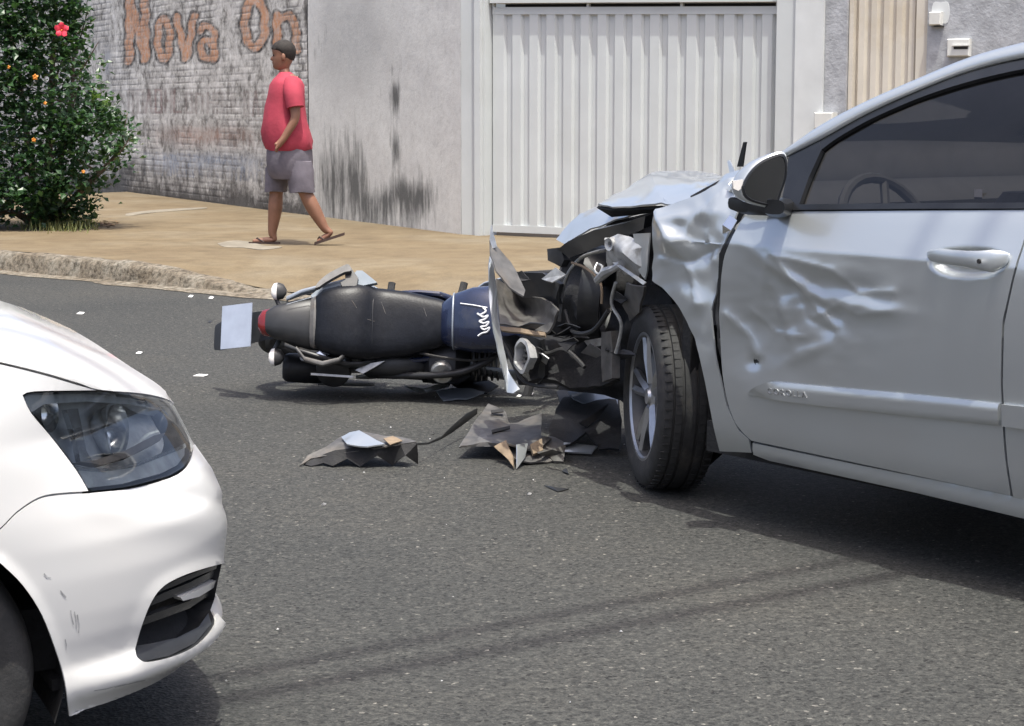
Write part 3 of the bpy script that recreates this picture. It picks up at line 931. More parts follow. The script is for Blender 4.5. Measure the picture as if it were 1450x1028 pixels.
# dry leaves and grass at its foot
V, F = [], []
R = random.Random(2)
for k in range(1500):
    px, py = R.gauss(86, 30), R.gauss(318, 3.5)
    if px > 142: continue
    p = at_z(px, min(py, 330), 0.165); p.z = 0.15
    h = R.uniform(.04, .12)*(1.0 if abs(px-86) < 45 else .6); a = R.uniform(0, 6.28); l = Vector((math.cos(a), math.sin(a), 0))*R.uniform(.01, .06); s_ = Vector((-l.y, l.x, 0)).normalized()*.005
    i = len(V); V += [p-s_, p+s_, p+l+Vector((0, 0, h))]; F.append((i, i+1, i+2))
o = obj('grass_tuft', V, F, 'grass', None, smooth=False, loc=(base.x, base.y-.3, .15)); o['kind'] = 'stuff'
tag(o, 'dry yellowish grass growing at the foot of the hibiscus bush', 'grass')
V, F = [], []
for k in range(90):
    if k < 55: px, py, zz = R.gauss(150, 9), R.gauss(317, 2.2), .158
    else: px, py, zz = R.gauss(55, 45), R.gauss(378, 4), .02
    p = at_z(px, py, zz); a = R.uniform(0, 6.28); l = Vector((math.cos(a), math.sin(a), R.uniform(-.1, .3)))*R.uniform(.03, .08); s_ = Vector((-l.y, l.x, .01)).normalized()*R.uniform(.008, .02)
    i = len(V); V += [p-l-s_*.3, p+s_, p+l, p-s_]; F.append((i, i+1, i+2, i+3))
o = obj('leaf_litter', V, F, 'dryleaf', None, smooth=False, loc=tuple(at_z(150, 317, .15))); o['kind'] = 'stuff'
tag(o, 'brown dry leaf litter beside the hibiscus and along the gutter', 'leaves')
# pale cement smears and a crack on the pavement
def ground_patch(name, pts, z, mat, label, cat, h=0.006):
    ring_ = [at_z(x, y, z) for x, y in curve2(pts+[pts[0]], 4)[:-1]]
    c = sum(ring_, Vector())/len(ring_)
    o = MB().loft([[Vector((p.x, p.y, z-.01)) for p in ring_], [Vector((p.x, p.y, z+h*.6)) for p in ring_], [lerp(c, p, .85)+Vector((0, 0, h)) for p in ring_]]).build(name, mat, None, loc=c)
    return tag(o, label, cat)

# overhead cables: only their faint shadows fall into the picture
Hc = 9.0
sh = TO_SUN*(Hc/TO_SUN.z)
for (a_, b_, lab) in (((500, 957), (1200, 826), 'thick'), ((500, 924), (1200, 794), 'middle')):
    A, B = at_z(*a_), at_z(*b_); d = (B-A).normalized()
    mid = (A+B)/2+sh
    pts = [mid+d*x+Vector((0, 0, 0.0012*x*x)) for x in range(-24, 25, 3)]
    o = MB().tube(pts, {'thick': .032, 'middle': .026}[lab], 8).build('overhead_cable', 'cable', None, loc=mid)
    tag(o, f'{lab} black overhead cable that throws a faint shadow line across the road', 'cable', 'overhead cables')
# ================================================================== SILVER CAR
Fw = Vector((-0.585, 0.811, 0)).normalized()      # towards its nose
Nw = Vector((Fw.y*-1, Fw.x, 0))                   # outwards from the side we see
if Nw.dot(Vector((0, -1, 0))) < 0: Nw = -Nw
P0 = Vector((0.727, 6.04, 0))
CWID = 1.76
def cw(s, v, z): return P0+Fw*s+Nw*v+Vector((0, 0, z))
_vt = smooth_tab([(.08, -.12), (.18, -.055), (.27, -.004), (.40, .026), (.55, .045), (.70, .058), (.84, .066), (.893, .068), (.95, .045), (1.02, .012), (1.07, -.022), (1.2, -.092), (1.35, -.185), (1.41, -.235)], .005)
_lo = pchip([(.08, -.12), (.18, -.055), (.27, -.004), (.40, .026), (.55, .045), (.70, .058), (.80, .064), (.893, .068)])
_hi = pchip([(.893, .068), (.95, .044), (1.02, .011), (1.07, -.020), (1.2, -.092), (1.35, -.185), (1.41, -.235)])
def vprof(z):
    k = .5+.5*math.tanh((z-.893)/.004)
    return _lo(z)*(1-k)+_hi(z)*k
def bow(s): return -.018*(s+.9)**2-(.16*(s-.25)**2 if s > .25 else 0)
def vsurf(s, z): return vprof(z)+bow(s)
ss = [-3.4+i*.04 for i in range(118)]
zz = [.10+i*.0125 for i in range(112)]
V = [cw(s, vsurf(s, z), z) for z in zz for s in ss]
n = len(ss)
F = [(j*n+i, j*n+i+1, (j+1)*n+i+1, (j+1)*n+i) for j in range(len(zz)-1) for i in range(n-1)]
def cs(px, py, *a):
    """photo ray onto the body side, solved on the smooth profile"""
    r = ray(px, py)
    def g(t):
        q = CO+r*t-P0
        return q.dot(Nw)-vsurf(q.dot(Fw), CH+r.z*t)
    t0 = (P0-CO).dot(Nw)/r.dot(Nw); t1 = t0*.99; g0, g1 = g(t0), g(t1)
    for _ in range(14):
        if abs(g1-g0) < 1e-12: break
        t2 = t1-g1*(t1-t0)/(g1-g0); t0, g0, t1 = t1, g1, t2; g1 = g(t1)
        if abs(g1) < 1e-7: break
    P = CO+r*t1; q = P-P0; s_ = q.dot(Fw); z_ = P.z; e = .004
    n_ = (Nw-Fw*((vsurf(s_+e, z_)-vsurf(s_-e, z_))/(2*e))-Vector((0, 0, 1))*((vsurf(s_, z_+e)-vsurf(s_, z_-e))/(2*e))).normalized()
    return P, n_
def pv(px, py, v):                                # photo point on a plane parallel to the car's side
    r = ray(px, py); A = P0+Nw*v
    return CO+r*((A-CO).dot(Nw)/r.dot(Nw))
def ps(px, py, s):                                # photo point on a plane across the car
    r = ray(px, py); A = P0+Fw*s
    return CO+r*((A-CO).dot(Fw)/r.dot(Fw))
car = thing('silver_sedan', 'crashed silver sedan with crushed nose, torn bumper and dented front door', 'car', tuple(cw(-.6, -.85, 0)))
UP = Vector((0, 0, 1))

# --- dents
def g2d(x, y, cx, cy, sx, sy, rot=0):
    c, s_ = math.cos(rot), math.sin(rot); dx, dy = x-cx, y-cy
    u, w = dx*c+dy*s_, -dx*s_+dy*c
    return math.exp(-(u/sx)**2-(w/sy)**2)
def crease(x, y, pts, w, h):
    dm = min(seg_dist(x, y, a_, b_) for a_, b_ in zip(pts, pts[1:]))
    return h*math.exp(-dm/w) if dm < 6*w else 0.0
def door_disp(x, y):
    d = 0.0
    if 1015 < x < 1300 and 340 < y < 530:
        d += crease(x, y, [(1098, 360), (1148, 431), (1180, 463)], 9, .012)
        d += crease(x, y, [(1103, 362), (1179, 382), (1215, 413), (1264, 413)], 8, .009)
        d += crease(x, y, [(1150, 450), (1188, 431), (1215, 445), (1262, 440)], 8, .007)
        d += crease(x, y, [(1027, 445), (1054, 476), (1067, 505)], 8, .012)
        d += crease(x, y, [(1060, 440), (1090, 472), (1140, 478)], 7, .008)
        d -= crease(x, y, [(1122, 405), (1140, 450), (1175, 470)], 7, .007)
    d -= .030*g2d(x, y, 1075, 470, 55, 60)
    d -= .016*g2d(x, y, 1150, 425, 60, 22, .55)
    d += .013*g2d(x, y, 1128, 400, 70, 8, .62)
    d -= .012*g2d(x, y, 1195, 405, 60, 13, .18)
    d += .008*g2d(x, y, 1215, 432, 60, 9, .15)
    d += .010*g2d(x, y, 1105, 445, 8, 45, -.3)
    d -= .010*g2d(x, y, 1180, 455, 14, 26, .3)
    d += .007*g2d(x, y, 1140, 500, 40, 10, -.4)
    d -= .012*g2d(x, y, 1063, 514, 9, 9)
    d += .004*g2d(x, y, 1080, 395, 7, 50, .25)
    rc = math.hypot((x-1371)/58, (y-371)/23)
    d -= .030*sstep(1.0, .72, rc)*sstep(348, 358, y+ (0 if y > 358 else 0))
    w = g2d(x, y, 1120, 440, 110, 75)
    d += w*.006*noise.fractal(Vector((x*.028, y*.04, 5.0)), 1.0, 2.0, 2)
    return d
def fender_disp(x, y):
    w = 1-sstep(430, 560, y)
    d = w*(.026*abs(noise.noise(Vector((x*.017+y*.006, y*.016, 1.5))))-.015+.006*noise.noise(Vector((x*.06, y*.05, 4.5))))
    d += w*(crease(x, y, [(930, 300), (955, 345), (975, 400), (985, 430)], 9, .020)+crease(x, y, [(1035, 262), (985, 310), (960, 340)], 9, .018)-crease(x, y, [(1005, 350), (970, 372), (930, 360)], 8, .016)+crease(x, y, [(1012, 300), (995, 330), (1000, 370)], 7, .012))
    d -= .030*g2d(x, y, 985, 335, 30, 34)
    d += .022*g2d(x, y, 945, 345, 18, 30)
    d -= .02*g2d(x, y, 1000, 385, 14, 40)
    d += .02*g2d(x, y, 960, 310, 26, 9, -.2)
    d -= .025*g2d(x, y, 975, 400, 14, 26, -.4)
    return d

# --- front door
D_front = [(1062, 300), (1050, 312), (1038, 334), (1026, 362), (1020, 400), (1017, 440), (1017, 480), (1021, 525), (1030, 570), (1044, 603), (1064, 624)]
D_rear = [(1431, 702), (1424, 656), (1421, 623), (1419, 583), (1417, 545), (1417.5, 513), (1419, 460), (1425, 431), (1433, 395), (1440, 369), (1450, 338), (1457, 297)]
dp = curve2(D_front, 4)+curve2(D_rear, 4)
door = patch('front_door', dp, cs, 'silver', car, off=.0, thick=.03, step=4, disp=door_disp)
door['label'] = 'silver front door with creased dents and a small hole behind the fender'
hp = [pv(*p) for p in []]
# small punched hole
P, nrm = cs(1063, 513)
Pn = P+nrm*(door_disp(1063, 513)+.0015)
MB().revolve(Pn, nrm, [(.0001, .0), (.009, .0), (.012, .002), (.014, 0)], 18).build('hole', 'slot', door)
# character line, handle
hpoly = curve2([(1314, 362), (1322, 352), (1345, 347), (1375, 347), (1405, 350), (1425, 356), (1430, 364), (1424, 376), (1405, 388), (1380, 394), (1352, 391), (1332, 382), (1314, 362)], 4)[:-1]
bar = []
for (px, py, o_, rx, ry) in ((1316, 360, .004, .006, .008), (1324, 361, .014, .010, .016), (1340, 362, .024, .012, .021), (1360, 364, .030, .013, .021), (1382, 366, .032, .013, .022), (1400, 368, .031, .014, .026), (1415, 369, .024, .013, .030), (1425, 367, .012, .010, .022), (1430, 365, .002, .006, .010)):
    P, nr = cs(px, py); nr = Nw
    bar.append(ellipse_ring(P+nr*o_, nr, UP, rx, ry, 14, 2.6))
MB().loft(bar).build('door_handle', 'silver', door)
P, nr = cs(1402, 369); MB().revolve(P+Nw*.046, Nw, [(.0001, .0), (.006, .0), (.007, -.003)], 14).build('lock', 'slot', door)
# body side moulding with raised lettering
mould = curve2([(1059, 557), (1070, 549), (1084, 542.5), (1100, 540.5), (1160, 546), (1300, 558.5), (1417, 571)], 3)+[(1418, 602)]+curve2([(1418, 602), (1300, 589), (1180, 575), (1110, 566), (1059, 558)], 3)[1:]
mo = patch('side_moulding', mould, cs, 'silver', door, off=.014, thick=.016, step=5, disp=lambda x, y: -.008*sstep(.45, 1.0, abs(y-(541+31*.5*sstep(1059, 1110, x)+(x-1100)*.095))/18))
# --- rear door, sill, rear quarter
rd = [(1459.5, 297), (1453, 338), (1443, 369), (1436, 395), (1428, 431), (1422, 460), (1420.5, 513), (1420, 545), (1422, 583), (1424, 623), (1427, 656), (1434.5, 704), (1560, 735), (1740, 775), (1760, 300)]
patch('rear_door', rd, cs, 'silver', car, off=.0, thick=.03, step=12)
patch('side_moulding', [(1422, 571.5), (1700, 600), (1700, 640), (1423, 602.5)], cs, 'silver', car, off=.012, thick=.014, step=8)
sill = [(1064.5, 628), (1200, 657.5), (1320, 683), (1460, 714), (1740, 782), (1740, 815), (1450, 733), (1300, 697), (1180, 671), (1090, 652), (1068, 643)]
patch('sill', sill, cs, 'silver', car, off=.004, thick=.06, step=7, disp=lambda x, y: -.022*((y-(641+(x-1070)*.236))/14.0)**2*.5)
# --- glass house
gl_top = [(1163, 212), (1180, 199), (1201, 186), (1232, 169), (1268, 152.5), (1303, 138), (1340, 125), (1372, 115.5), (1403, 107.5), (1450, 97.5), (1500, 92)]
gl = [(1130, 291)]+curve2(gl_top, 3)+[(1497, 289), (1450, 289), (1300, 290)]
win = patch('door_window', gl, cs, 'tint', car, off=-.012, thick=0, step=10)
win['label'] = 'dark tinted front side window'
fr_out = [(1104, 298), (1119, 260), (1128, 226)]+curve2([(1159, 200), (1180, 186), (1201, 174), (1232, 158.5), (1268, 141.5), (1303, 127), (1340, 113), (1376, 101), (1403, 93.5), (1449, 82.5), (1520, 75)], 3)
fr_in = curve2(gl_top, 3)
frame = fr_out[2:]+[(1520, 88)]+list(reversed(fr_in))[0:]
patch('window_frame', frame, cs, 'trimblack', car, off=.0, thick=.02, step=6)
patch('sail_panel', [(1104, 298), (1112, 260), (1117, 221.5), (1160, 199), (1163, 213), (1146, 250), (1131, 292)], cs, 'trimblack', car, off=.001, thick=.02, step=6)
patch('belt_moulding', [(1100, 291), (1300, 289), (1500, 288), (1760, 288), (1760, 300), (1460, 296.5), (1300, 297), (1104, 298.5)], cs, 'trimblack', car, off=.006, thick=.02, step=6)
patch('b_pillar', [(1500, 90), (1530, 88), (1528, 288), (1496, 288)], cs, 'trimblack', car, off=-.002, thick=.02, step=8)
patch('rear_window', [(1531, 90), (1640, 95), (1740, 150), (1760, 287), (1530, 287)], cs, 'tint', car, off=-.012, thick=0, step=12)
# roof rail / A pillar band: follows the photo outline, continued over roof, screen and far side
ro = [(1030, 268), (1052, 250), (1078, 232), (1109, 213), (1162, 177), (1228, 142.5), (1302, 110), (1373, 81), (1449, 60), (1520, 47), (1640, 45), (1760, 80)]
ri = [(1036, 272), (1060, 252), (1088, 234), (1118, 219.5), (1162, 197.5), (1228, 161), (1302, 127.5), (1376, 99.5), (1449, 82), (1520, 75), (1640, 84), (1760, 130)]
roC, riC = curve2(ro, 4), curve2(ri, 4)
railo = [cs(*p)[0] for p in roC]; raili = [cs(*p)[0]+Nw*.006 for p in riC]
mid = [a.lerp(b_, .5)+Nw*.012+UP*.004 for a, b_ in zip(railo, raili)]
V = []; F = []
for a, m_, b_ in zip(railo, mid, raili):
    V += [a-Nw*.03+UP*.004, a, m_, b_, b_-Nw*.02]
for i in range(len(railo)-1):
    for k in range(4): F.append((5*i+k, 5*i+k+1, 5*(i+1)+k+1, 5*(i+1)+k))
fixnormals(obj('roof_rail', V, F, 'silver', car))
def mirror(P):
    v = (P-P0).dot(Nw); return P+Nw*(-(CWID-.14)-2*v)
# windscreen and roof lofted between the two rails
edge3 = [p-Nw*.028+UP*.003 for p in railo]
def across(Ps, crown, fwd):
    V, F = [], []; m_ = 13
    for P in Ps:
        Q = mirror(P)
        for k in range(m_):
            t = k/(m_-1); b_ = 4*t*(1-t)
            V.append(P.lerp(Q, t)+UP*crown*b_+Fw*fwd*b_)
    for i in range(len(Ps)-1):
        for k in range(m_-1): F.append((i*m_+k, i*m_+k+1, (i+1)*m_+k+1, (i+1)*m_+k))
    return V, F
kk = 4*7
V, F = across(edge3[:kk+1], .0, .03); fixnormals(obj('windscreen', V, F, 'windscreen', car))
V, F = across(edge3[kk:], .015, .0); fixnormals(obj('roof', V, F, 'silver', car))
V = [];
for a, m_, b_ in zip(railo, mid, raili): V += [mirror(a-Nw*.03+UP*.004), mirror(a), mirror(m_), mirror(b_), mirror(b_-Nw*.02)]
F = [(5*i+k, 5*i+k+1, 5*(i+1)+k+1, 5*(i+1)+k) for i in range(len(railo)-1) for k in range(4)]
fixnormals(obj('roof_rail', V, F, 'silver', car))
# far side of the body below the glass, floor, firewall, rear end
V = []; F = []
zs2 = [.2, .3, .5, .7, .89, .98, 1.05, 1.11]; ss2 = [-3.3+i*.15 for i in range(27)]
for z in zs2:
    for s_ in ss2: V.append(mirror(cw(s_, vsurf(s_, z), z)))
n = len(ss2)
F = [(j*n+i, j*n+i+1, (j+1)*n+i+1, (j+1)*n+i) for j in range(len(zs2)-1) for i in range(n-1)]
fixnormals(obj('far_side_body', V, F, 'silver', car))
fx = lambda z0, z1, s0, s1, v0, v1, nm, mt: MB().box(cw((s0+s1)/2, (v0+v1)/2, (z0+z1)/2), Fw, Nw, UP, (s1-s0)/2, (v1-v0)/2, (z1-z0)/2).build(nm, mt, car, sharp=30)
fx(.20, .30, -3.2, .30, -1.60, -.10, 'floor_pan', 'matteblack')
fx(.30, 1.0, .42, .46, -1.58, -.13, 'firewall', 'matteblack')
# inner body skin behind the doors (dark, seen only through the gaps) and tail beyond the frame
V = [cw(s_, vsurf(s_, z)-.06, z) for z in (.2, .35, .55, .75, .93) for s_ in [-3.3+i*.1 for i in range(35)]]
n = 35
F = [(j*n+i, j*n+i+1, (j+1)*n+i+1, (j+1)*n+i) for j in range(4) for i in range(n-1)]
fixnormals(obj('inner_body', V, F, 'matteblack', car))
V = [cw(s_, vsurf(s_, z), z) for z in (.24, .35, .5, .65, .8, .9, .97, 1.03) for s_ in [-3.4+i*.1 for i in range(16)]]
n = 16
F = [(j*n+i, j*n+i+1, (j+1)*n+i+1, (j+1)*n+i) for j in range(7) for i in range(n-1)]
fixnormals(obj('rear_quarter', V, F, 'silver', car))
V = [cw(-3.4-.08*math.sin(math.pi*k/12), lerp(vsurf(-3.4, z), -CWID+.14-vsurf(-3.4, z), k/12), z) for z in (.24, .45, .65, .85, 1.02) for k in range(13)]
F = [(j*13+i, j*13+i+1, (j+1)*13+i+1, (j+1)*13+i) for j in range(4) for i in range(12)]
fixnormals(obj('tail_panel', V, F, 'silver', car))
V = [cw(s_, lerp(-.02, -1.60, k/8), 1.03+.02*math.sin(math.pi*k/8)) for s_ in (-3.4, -3.0, -2.7) for k in range(9)]
F = [(j*9+i, j*9+i+1, (j+1)*9+i+1, (j+1)*9+i) for j in range(2) for i in range(8)]
fixnormals(obj('boot_lid', V, F, 'silver', car))
# far windows
def farv(s_, z): return mirror(cw(s_, vsurf(s_, z)-.012, z))
V = [farv(*q) for q in ((-.1, 1.10), (-1.05, 1.12), (-1.05, 1.40), (-.75, 1.38), (-.4, 1.22))]; fixnormals(obj('far_window', V, [(0, 1, 2, 3, 4)], 'tint', car))
V = [farv(*q) for q in ((-1.12, 1.12), (-2.2, 1.14), (-1.95, 1.30), (-1.6, 1.40), (-1.12, 1.40))]; fixnormals(obj('far_window', V, [(0, 1, 2, 3, 4)], 'tint', car))
V = [farv(*q) for q in ((-1.04, 1.03), (-1.13, 1.03), (-1.13, 1.42), (-1.04, 1.42))]; fixnormals(obj('far_pillar', V, [(0, 1, 2, 3)], 'trimblack', car))
# cabin
MB().loft([[cw(s_, v_, z_) for s_, z_ in ((.44, .60), (.44, 1.02), (.30, 1.075), (.12, 1.07), (.04, 1.0), (.06, .62))] for v_ in (-.14, -.45, -1.2, -1.56)]).build('dashboard', 'interior', car, sharp=50)
c = cw(-.16, -.43, .92); ax = (Fw*-.9+UP*.42).normalized()
sw = MB(); R_ = .185
pth = []
a1 = Nw; a2 = ax.cross(a1)
pth = [c+(a1*math.cos(2*math.pi*k/28)+a2*math.sin(2*math.pi*k/28))*R_ for k in range(29)]
sw.tube(pth, .017, 8, cap=False)
sw.revolve(c-ax*.02, ax, [(.0001, .03), (.06, .02), (.07, -.01)], 16)
for w in (.1, 2.5, 4.4): sw.tube([c, c+(a1*math.cos(w)+a2*math.sin(w))*R_], .014, 6)
sw.tube([c, c-ax*.3], .03, 8)
sw.build('steering_wheel', 'interior', car)
def carseat(s0, v0):
    root = MB()
    rings = [ellipse_ring(cw(s0-.02*k-.035*max(0, k-3), v0, .52+.11*k), Fw, Nw, [.09, .10, .10, .09, .08, .06, .03][k], [.24, .26, .26, .25, .22, .17, .08][k], 16, 3) for k in range(6)]
    root.loft(rings)
    rings = [ellipse_ring(cw(s0-.22-.01*k, v0, 1.12+.05*k), Fw, Nw, [.03, .05, .05, .03][k], [.09, .13, .13, .09][k], 14, 3) for k in range(4)]
    root.loft(rings)
    root.loft([ellipse_ring(cw(s0+.05+.1*k, v0, .46+.01*k), UP, Nw, .08, .25, 14, 3) for k in range(5)])
    return root.build('cabin_seat', 'seatgrey', car)
carseat(-.62, -.42); carseat(-.62, -1.16); carseat(-1.9, -.42); carseat(-1.9, -1.16)
# small window sticker
P, nr = cs(1383, 273)
t_ = -Fw
MB().add([P+nr*-.008+t_*a*.014+UP*b_*.014 for a, b_ in ((-1, -1), (1, -1), (1, 1), (-1, 1))], [(0, 1, 2, 3)]).build('window_sticker', 'seatgrey', car)
# --- door mirror
def mv(px, py, v): return pv(px, py, v)
ho = curve2([(1034, 256), (1046, 246), (1062, 234), (1086, 221.5), (1108, 218.5), (1117, 224), (1115, 250), (1108, 280), (1100, 293), (1080, 291.5), (1058, 285), (1040, 275), (1034, 256)], 4)[:-1]
cxm, cym = 1078, 258
Pm = pv(1078, 258, .13); nm_ = (Fw*-.86+Nw*.45).normalized()
ms = plane_surf(Pm, nm_)
def mo_(x, y, back=0.0, sc=1.0): return ms(cxm+(x-cxm)*sc, cym+(y-cym)*sc)[0]+Fw*back*.9+Nw*back*.1
mg = curve2([(1053, 264), (1060, 250), (1070, 238), (1085, 228), (1106, 223), (1110, 245), (1103, 270), (1095, 287), (1072, 284), (1058, 277), (1053, 264)], 4)[:-1]
gcx, gcy = 1083, 257
def ring_m(sc, back): return [ms(gcx+(x-gcx)*sc, gcy+(y-gcy)*sc)[0]-nm_*-back for x, y in mg]
MB().loft([[p+Fw*bk_ for p in ring_m(sc, .004)] for sc, bk_ in ((1.16, 0), (1.22, .004), (1.20, .022), (1.10, .045), (.92, .066), (.66, .085), (.3, .096))]).build('mirror_housing', 'silver', car)
MB().loft([ring_m(1.15, .004), ring_m(1.13, .010), ring_m(1.04, .012), ring_m(1.0, .006)], cap=False).build('mirror_bezel', 'trimblack', car)
V = ring_m(1.01, .0075); fixnormals(obj('mirror_glass', V, [tuple(range(len(V)))], 'mirror', car))
V = [ms(x, y)[0]-nm_*.006 for x, y in ((1037, 256), (1052, 254), (1050, 266), (1045, 270), (1038, 267))]
MB().loft([V, [p+nm_*.012 for p in V]]).build('mirror_indicator', 'clear', car, sharp=30)
ma = MB(); ma.loft([ellipse_ring(pv(1094, 293, .12), Fw, UP, .05, .022, 12, 3), ellipse_ring(pv(1100, 296, .06), Fw, UP, .05, .025, 12, 3), ellipse_ring(pv(1108, 294, .0), Fw, UP, .05, .03, 12, 3)])
ma.build('mirror_arm', 'trimblack', car)
MB().loft([ellipse_ring(pv(1040, 288, .03), Fw, UP, .03, .02, 12, 3), ellipse_ring(pv(1060, 292, .04), Fw, UP, .05, .026, 12, 3), ellipse_ring(pv(1085, 297, .03), Fw, UP, .05, .018, 12, 3)]).build('mirror_base_cover', 'trimblack', car)
# --- crumpled fender
fe = [(1040, 249), (1033, 262), (1042, 282), (1040, 300), (1026, 328), (1012, 355), (1007, 398), (1003, 440), (1008, 478), (1016, 522), (1029, 575), (1046, 610), (1060, 622), (1064, 641), (1019, 639)]
fe += curve2([(1019, 639), (1011, 607), (1005, 576), (998, 541), (988, 502), (974, 467), (956, 434), (938, 412), (919, 398)], 4)[1:]
fe += [(917, 380), (921, 352), (925, 317), (930, 297), (948, 289), (978, 279), (1000, 270), (1021, 258)]
def fs(px, py, *a):                               # the fender is pushed in and down towards its front edge
    P, n_ = cs(px, py, 1000, 420)
    return P, n_
patch('front_fender', fe, fs, 'silver', car, off=.0, thick=.006, step=4, disp=fender_disp)['label'] = 'crumpled silver front fender torn away from the door'
# door hinge pillar seen in the gap
gap = [(1044, 296), (1052, 312), (1034, 345), (1026, 375), (1022, 420), (1021, 480), (1026, 530), (1036, 578), (1052, 610), (1062, 622), (1040, 606), (1016, 545), (1003, 480), (1000, 420), (1004, 365), (1020, 325)]
patch('hinge_pillar', gap, cs, 'steel', car, off=-.035, thick=.01, step=6, disp=lambda x, y: .008*noise.fractal(Vector((x*.06, y*.05, 0)), 1, 2, 2))
patch('door_seal', [(1036, 322), (1042, 330), (1024, 372), (1020, 410), (1020, 480), (1014, 480), (1012, 410), (1014, 360)], cs, 'trimblack', car, off=-.012, thick=.01, step=6)
pxpoly_mesh('fender_bracket', [pv(1034, 305, .02), pv(1044, 312, .02), pv(1036, 326, .03), pv(1024, 330, .02), pv(1024, 318, .04)], [(0, 1, 2, 4), (4, 2, 3)], 'chrome', car, .003)
# --- front wheel, turned hard and pushed back
wc = pv(950, 556, -.13)
wc = at_z(946, 690); wc = Vector((wc.x, wc.y, .318))
ang = math.radians(27)
# its outer face is swung towards the car's nose
axl = (Nw*math.cos(ang)+Fw*math.sin(ang)).normalized()
axl = (axl+UP*.03).normalized()
Rt, Wt = .318, .205
wheel = MB()
tp = [(.213, .080), (.225, .094), (.262, .103), (.292, .098), (.306, .088), (.313, .072), (.3155, .062), (.308, .060), (.308, .054), (.3165, .052), (.318, .030), (.310, .028), (.310, .020), (.318, .018), (.318, -.018), (.310, -.020), (.310, -.028), (.318, -.030), (.3165, -.052), (.308, -.054), (.308, -.060), (.3155, -.062), (.313, -.072), (.306, -.088), (.292, -.098), (.262, -.103), (.225, -.094), (.213, -.080)]
def make_wheel(c, ax, name='front_wheel'):
    w_ = bpy.data.objects.new(name, None); COL.objects.link(w_); w_.parent = car; w_.location = c-origin_of(car)
    MB().revolve(c, ax, tp, 56).build('tyre', 'rubber', w_, sharp=35)
    # sipes across the outer ribs
    a = ax.orthogonal().normalized(); b_ = ax.cross(a)
    sp_ = MB()
    for k in range(64):
        w = 2*math.pi*k/64; d = a*math.cos(w)+b_*math.sin(w); t_ = ax.cross(d)
        for h in (.074, -.074): sp_.box(c+d*.3135+ax*h, t_, ax, d, .0022, .014, .0025)
        w += .05; d = a*math.cos(w)+b_*math.sin(w); t_ = ax.cross(d)
        for h in (.041, -.041): sp_.box(c+d*.3176+ax*h, t_, ax, d, .0015, .011, .001)
    sp_.build('tread_sipes', 'slot', w_)['kind'] = 'stuff'
    rm = MB().revolve(c, ax, [(.216, .088), (.222, .092), (.214, .092), (.205, .080), (.200, .02), (.195, -.06), (.213, -.085)], 48)
    rim_ = rm.build('rim', 'rimshade', w_)
    MB().revolve(c, ax, [(.2165, .0885), (.2225, .0925), (.2135, .0925), (.207, .085)], 48).build('rim_flange', 'alloy', rim_)
    for k in range(5):
        for dl in (-.13, .13):
            w0 = 2*math.pi*k/5+dl*.6; w1 = 2*math.pi*k/5+dl*1.25
            d0 = a*math.cos(w0)+b_*math.sin(w0); d1 = a*math.cos(w1)+b_*math.sin(w1)
            t0_, t1_ = ax.cross(d0), ax.cross(d1)
            MB().loft([[c+d0*.045+ax*.06+t0_*.016, c+d0*.045+ax*.075, c+d0*.045+ax*.06-t0_*.016, c+d0*.045+ax*.03],
                       [c+d1*.13+ax*.072+t1_*.014, c+d1*.13+ax*.084, c+d1*.13+ax*.072-t1_*.014, c+d1*.13+ax*.05],
                       [c+d1*.209+ax*.078+t1_*.015, c+d1*.209+ax*.086, c+d1*.209+ax*.078-t1_*.015, c+d1*.209+ax*.055]]).build('spoke', 'alloy', rim_, sharp=30)
    MB().revolve(c, ax, [(.0001, .082), (.026, .080), (.03, .07), (.055, .062), (.06, .03)], 24).build('hub_cap', 'alloy', rim_)
    MB().revolve(c, ax, [(.0001, .028), (.15, .028), (.152, .016), (.0001, .012)], 32).build('brake_disc', 'steel', w_)
    MB().revolve(c, ax, [(.0001, -.03), (.19, -.02), (.2, -.05)], 32).build('inner_drum', 'matteblack', w_)
    return w_
make_wheel(wc, axl)
make_wheel(cw(-2.33, -.10, .318), Nw, 'rear_wheel')
make_wheel(mirror(cw(-2.33, -.10, .318)), -Nw, 'rear_wheel')
make_wheel(mirror(cw(.45, -.12, .318)), -Nw, 'front_wheel')
# wheel arch liner
lin = [(920, 402), (945, 420), (965, 450), (985, 495), (1000, 545), (1012, 605), (1020, 640), (1000, 660), (960, 640), (930, 560), (900, 470), (890, 430)]
patch('arch_liner', lin, plane_surf(P0+Nw*-.40, Nw), 'matteblack', car, thick=.01, step=12, disp=lambda x, y: .03*noise.noise(Vector((x*.03, y*.03, 0))))
# --- engine bay, dark and broken
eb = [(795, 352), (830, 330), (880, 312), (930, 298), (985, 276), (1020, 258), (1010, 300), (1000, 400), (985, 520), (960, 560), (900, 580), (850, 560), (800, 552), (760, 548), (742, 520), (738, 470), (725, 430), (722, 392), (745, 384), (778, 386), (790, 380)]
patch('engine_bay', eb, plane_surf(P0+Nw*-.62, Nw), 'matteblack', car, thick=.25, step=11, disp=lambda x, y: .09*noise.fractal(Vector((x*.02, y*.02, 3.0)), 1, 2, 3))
pxpoly_mesh('slam_panel', [pv(742, 384, -.3), pv(778, 386, -.3), pv(800, 402, -.3), pv(800, 430, -.3), pv(748, 420, -.3), pv(722, 394, -.3)], [(0, 1, 2, 3, 4, 5)], 'blackplastic', car, .02, sub=2, rough=.03)
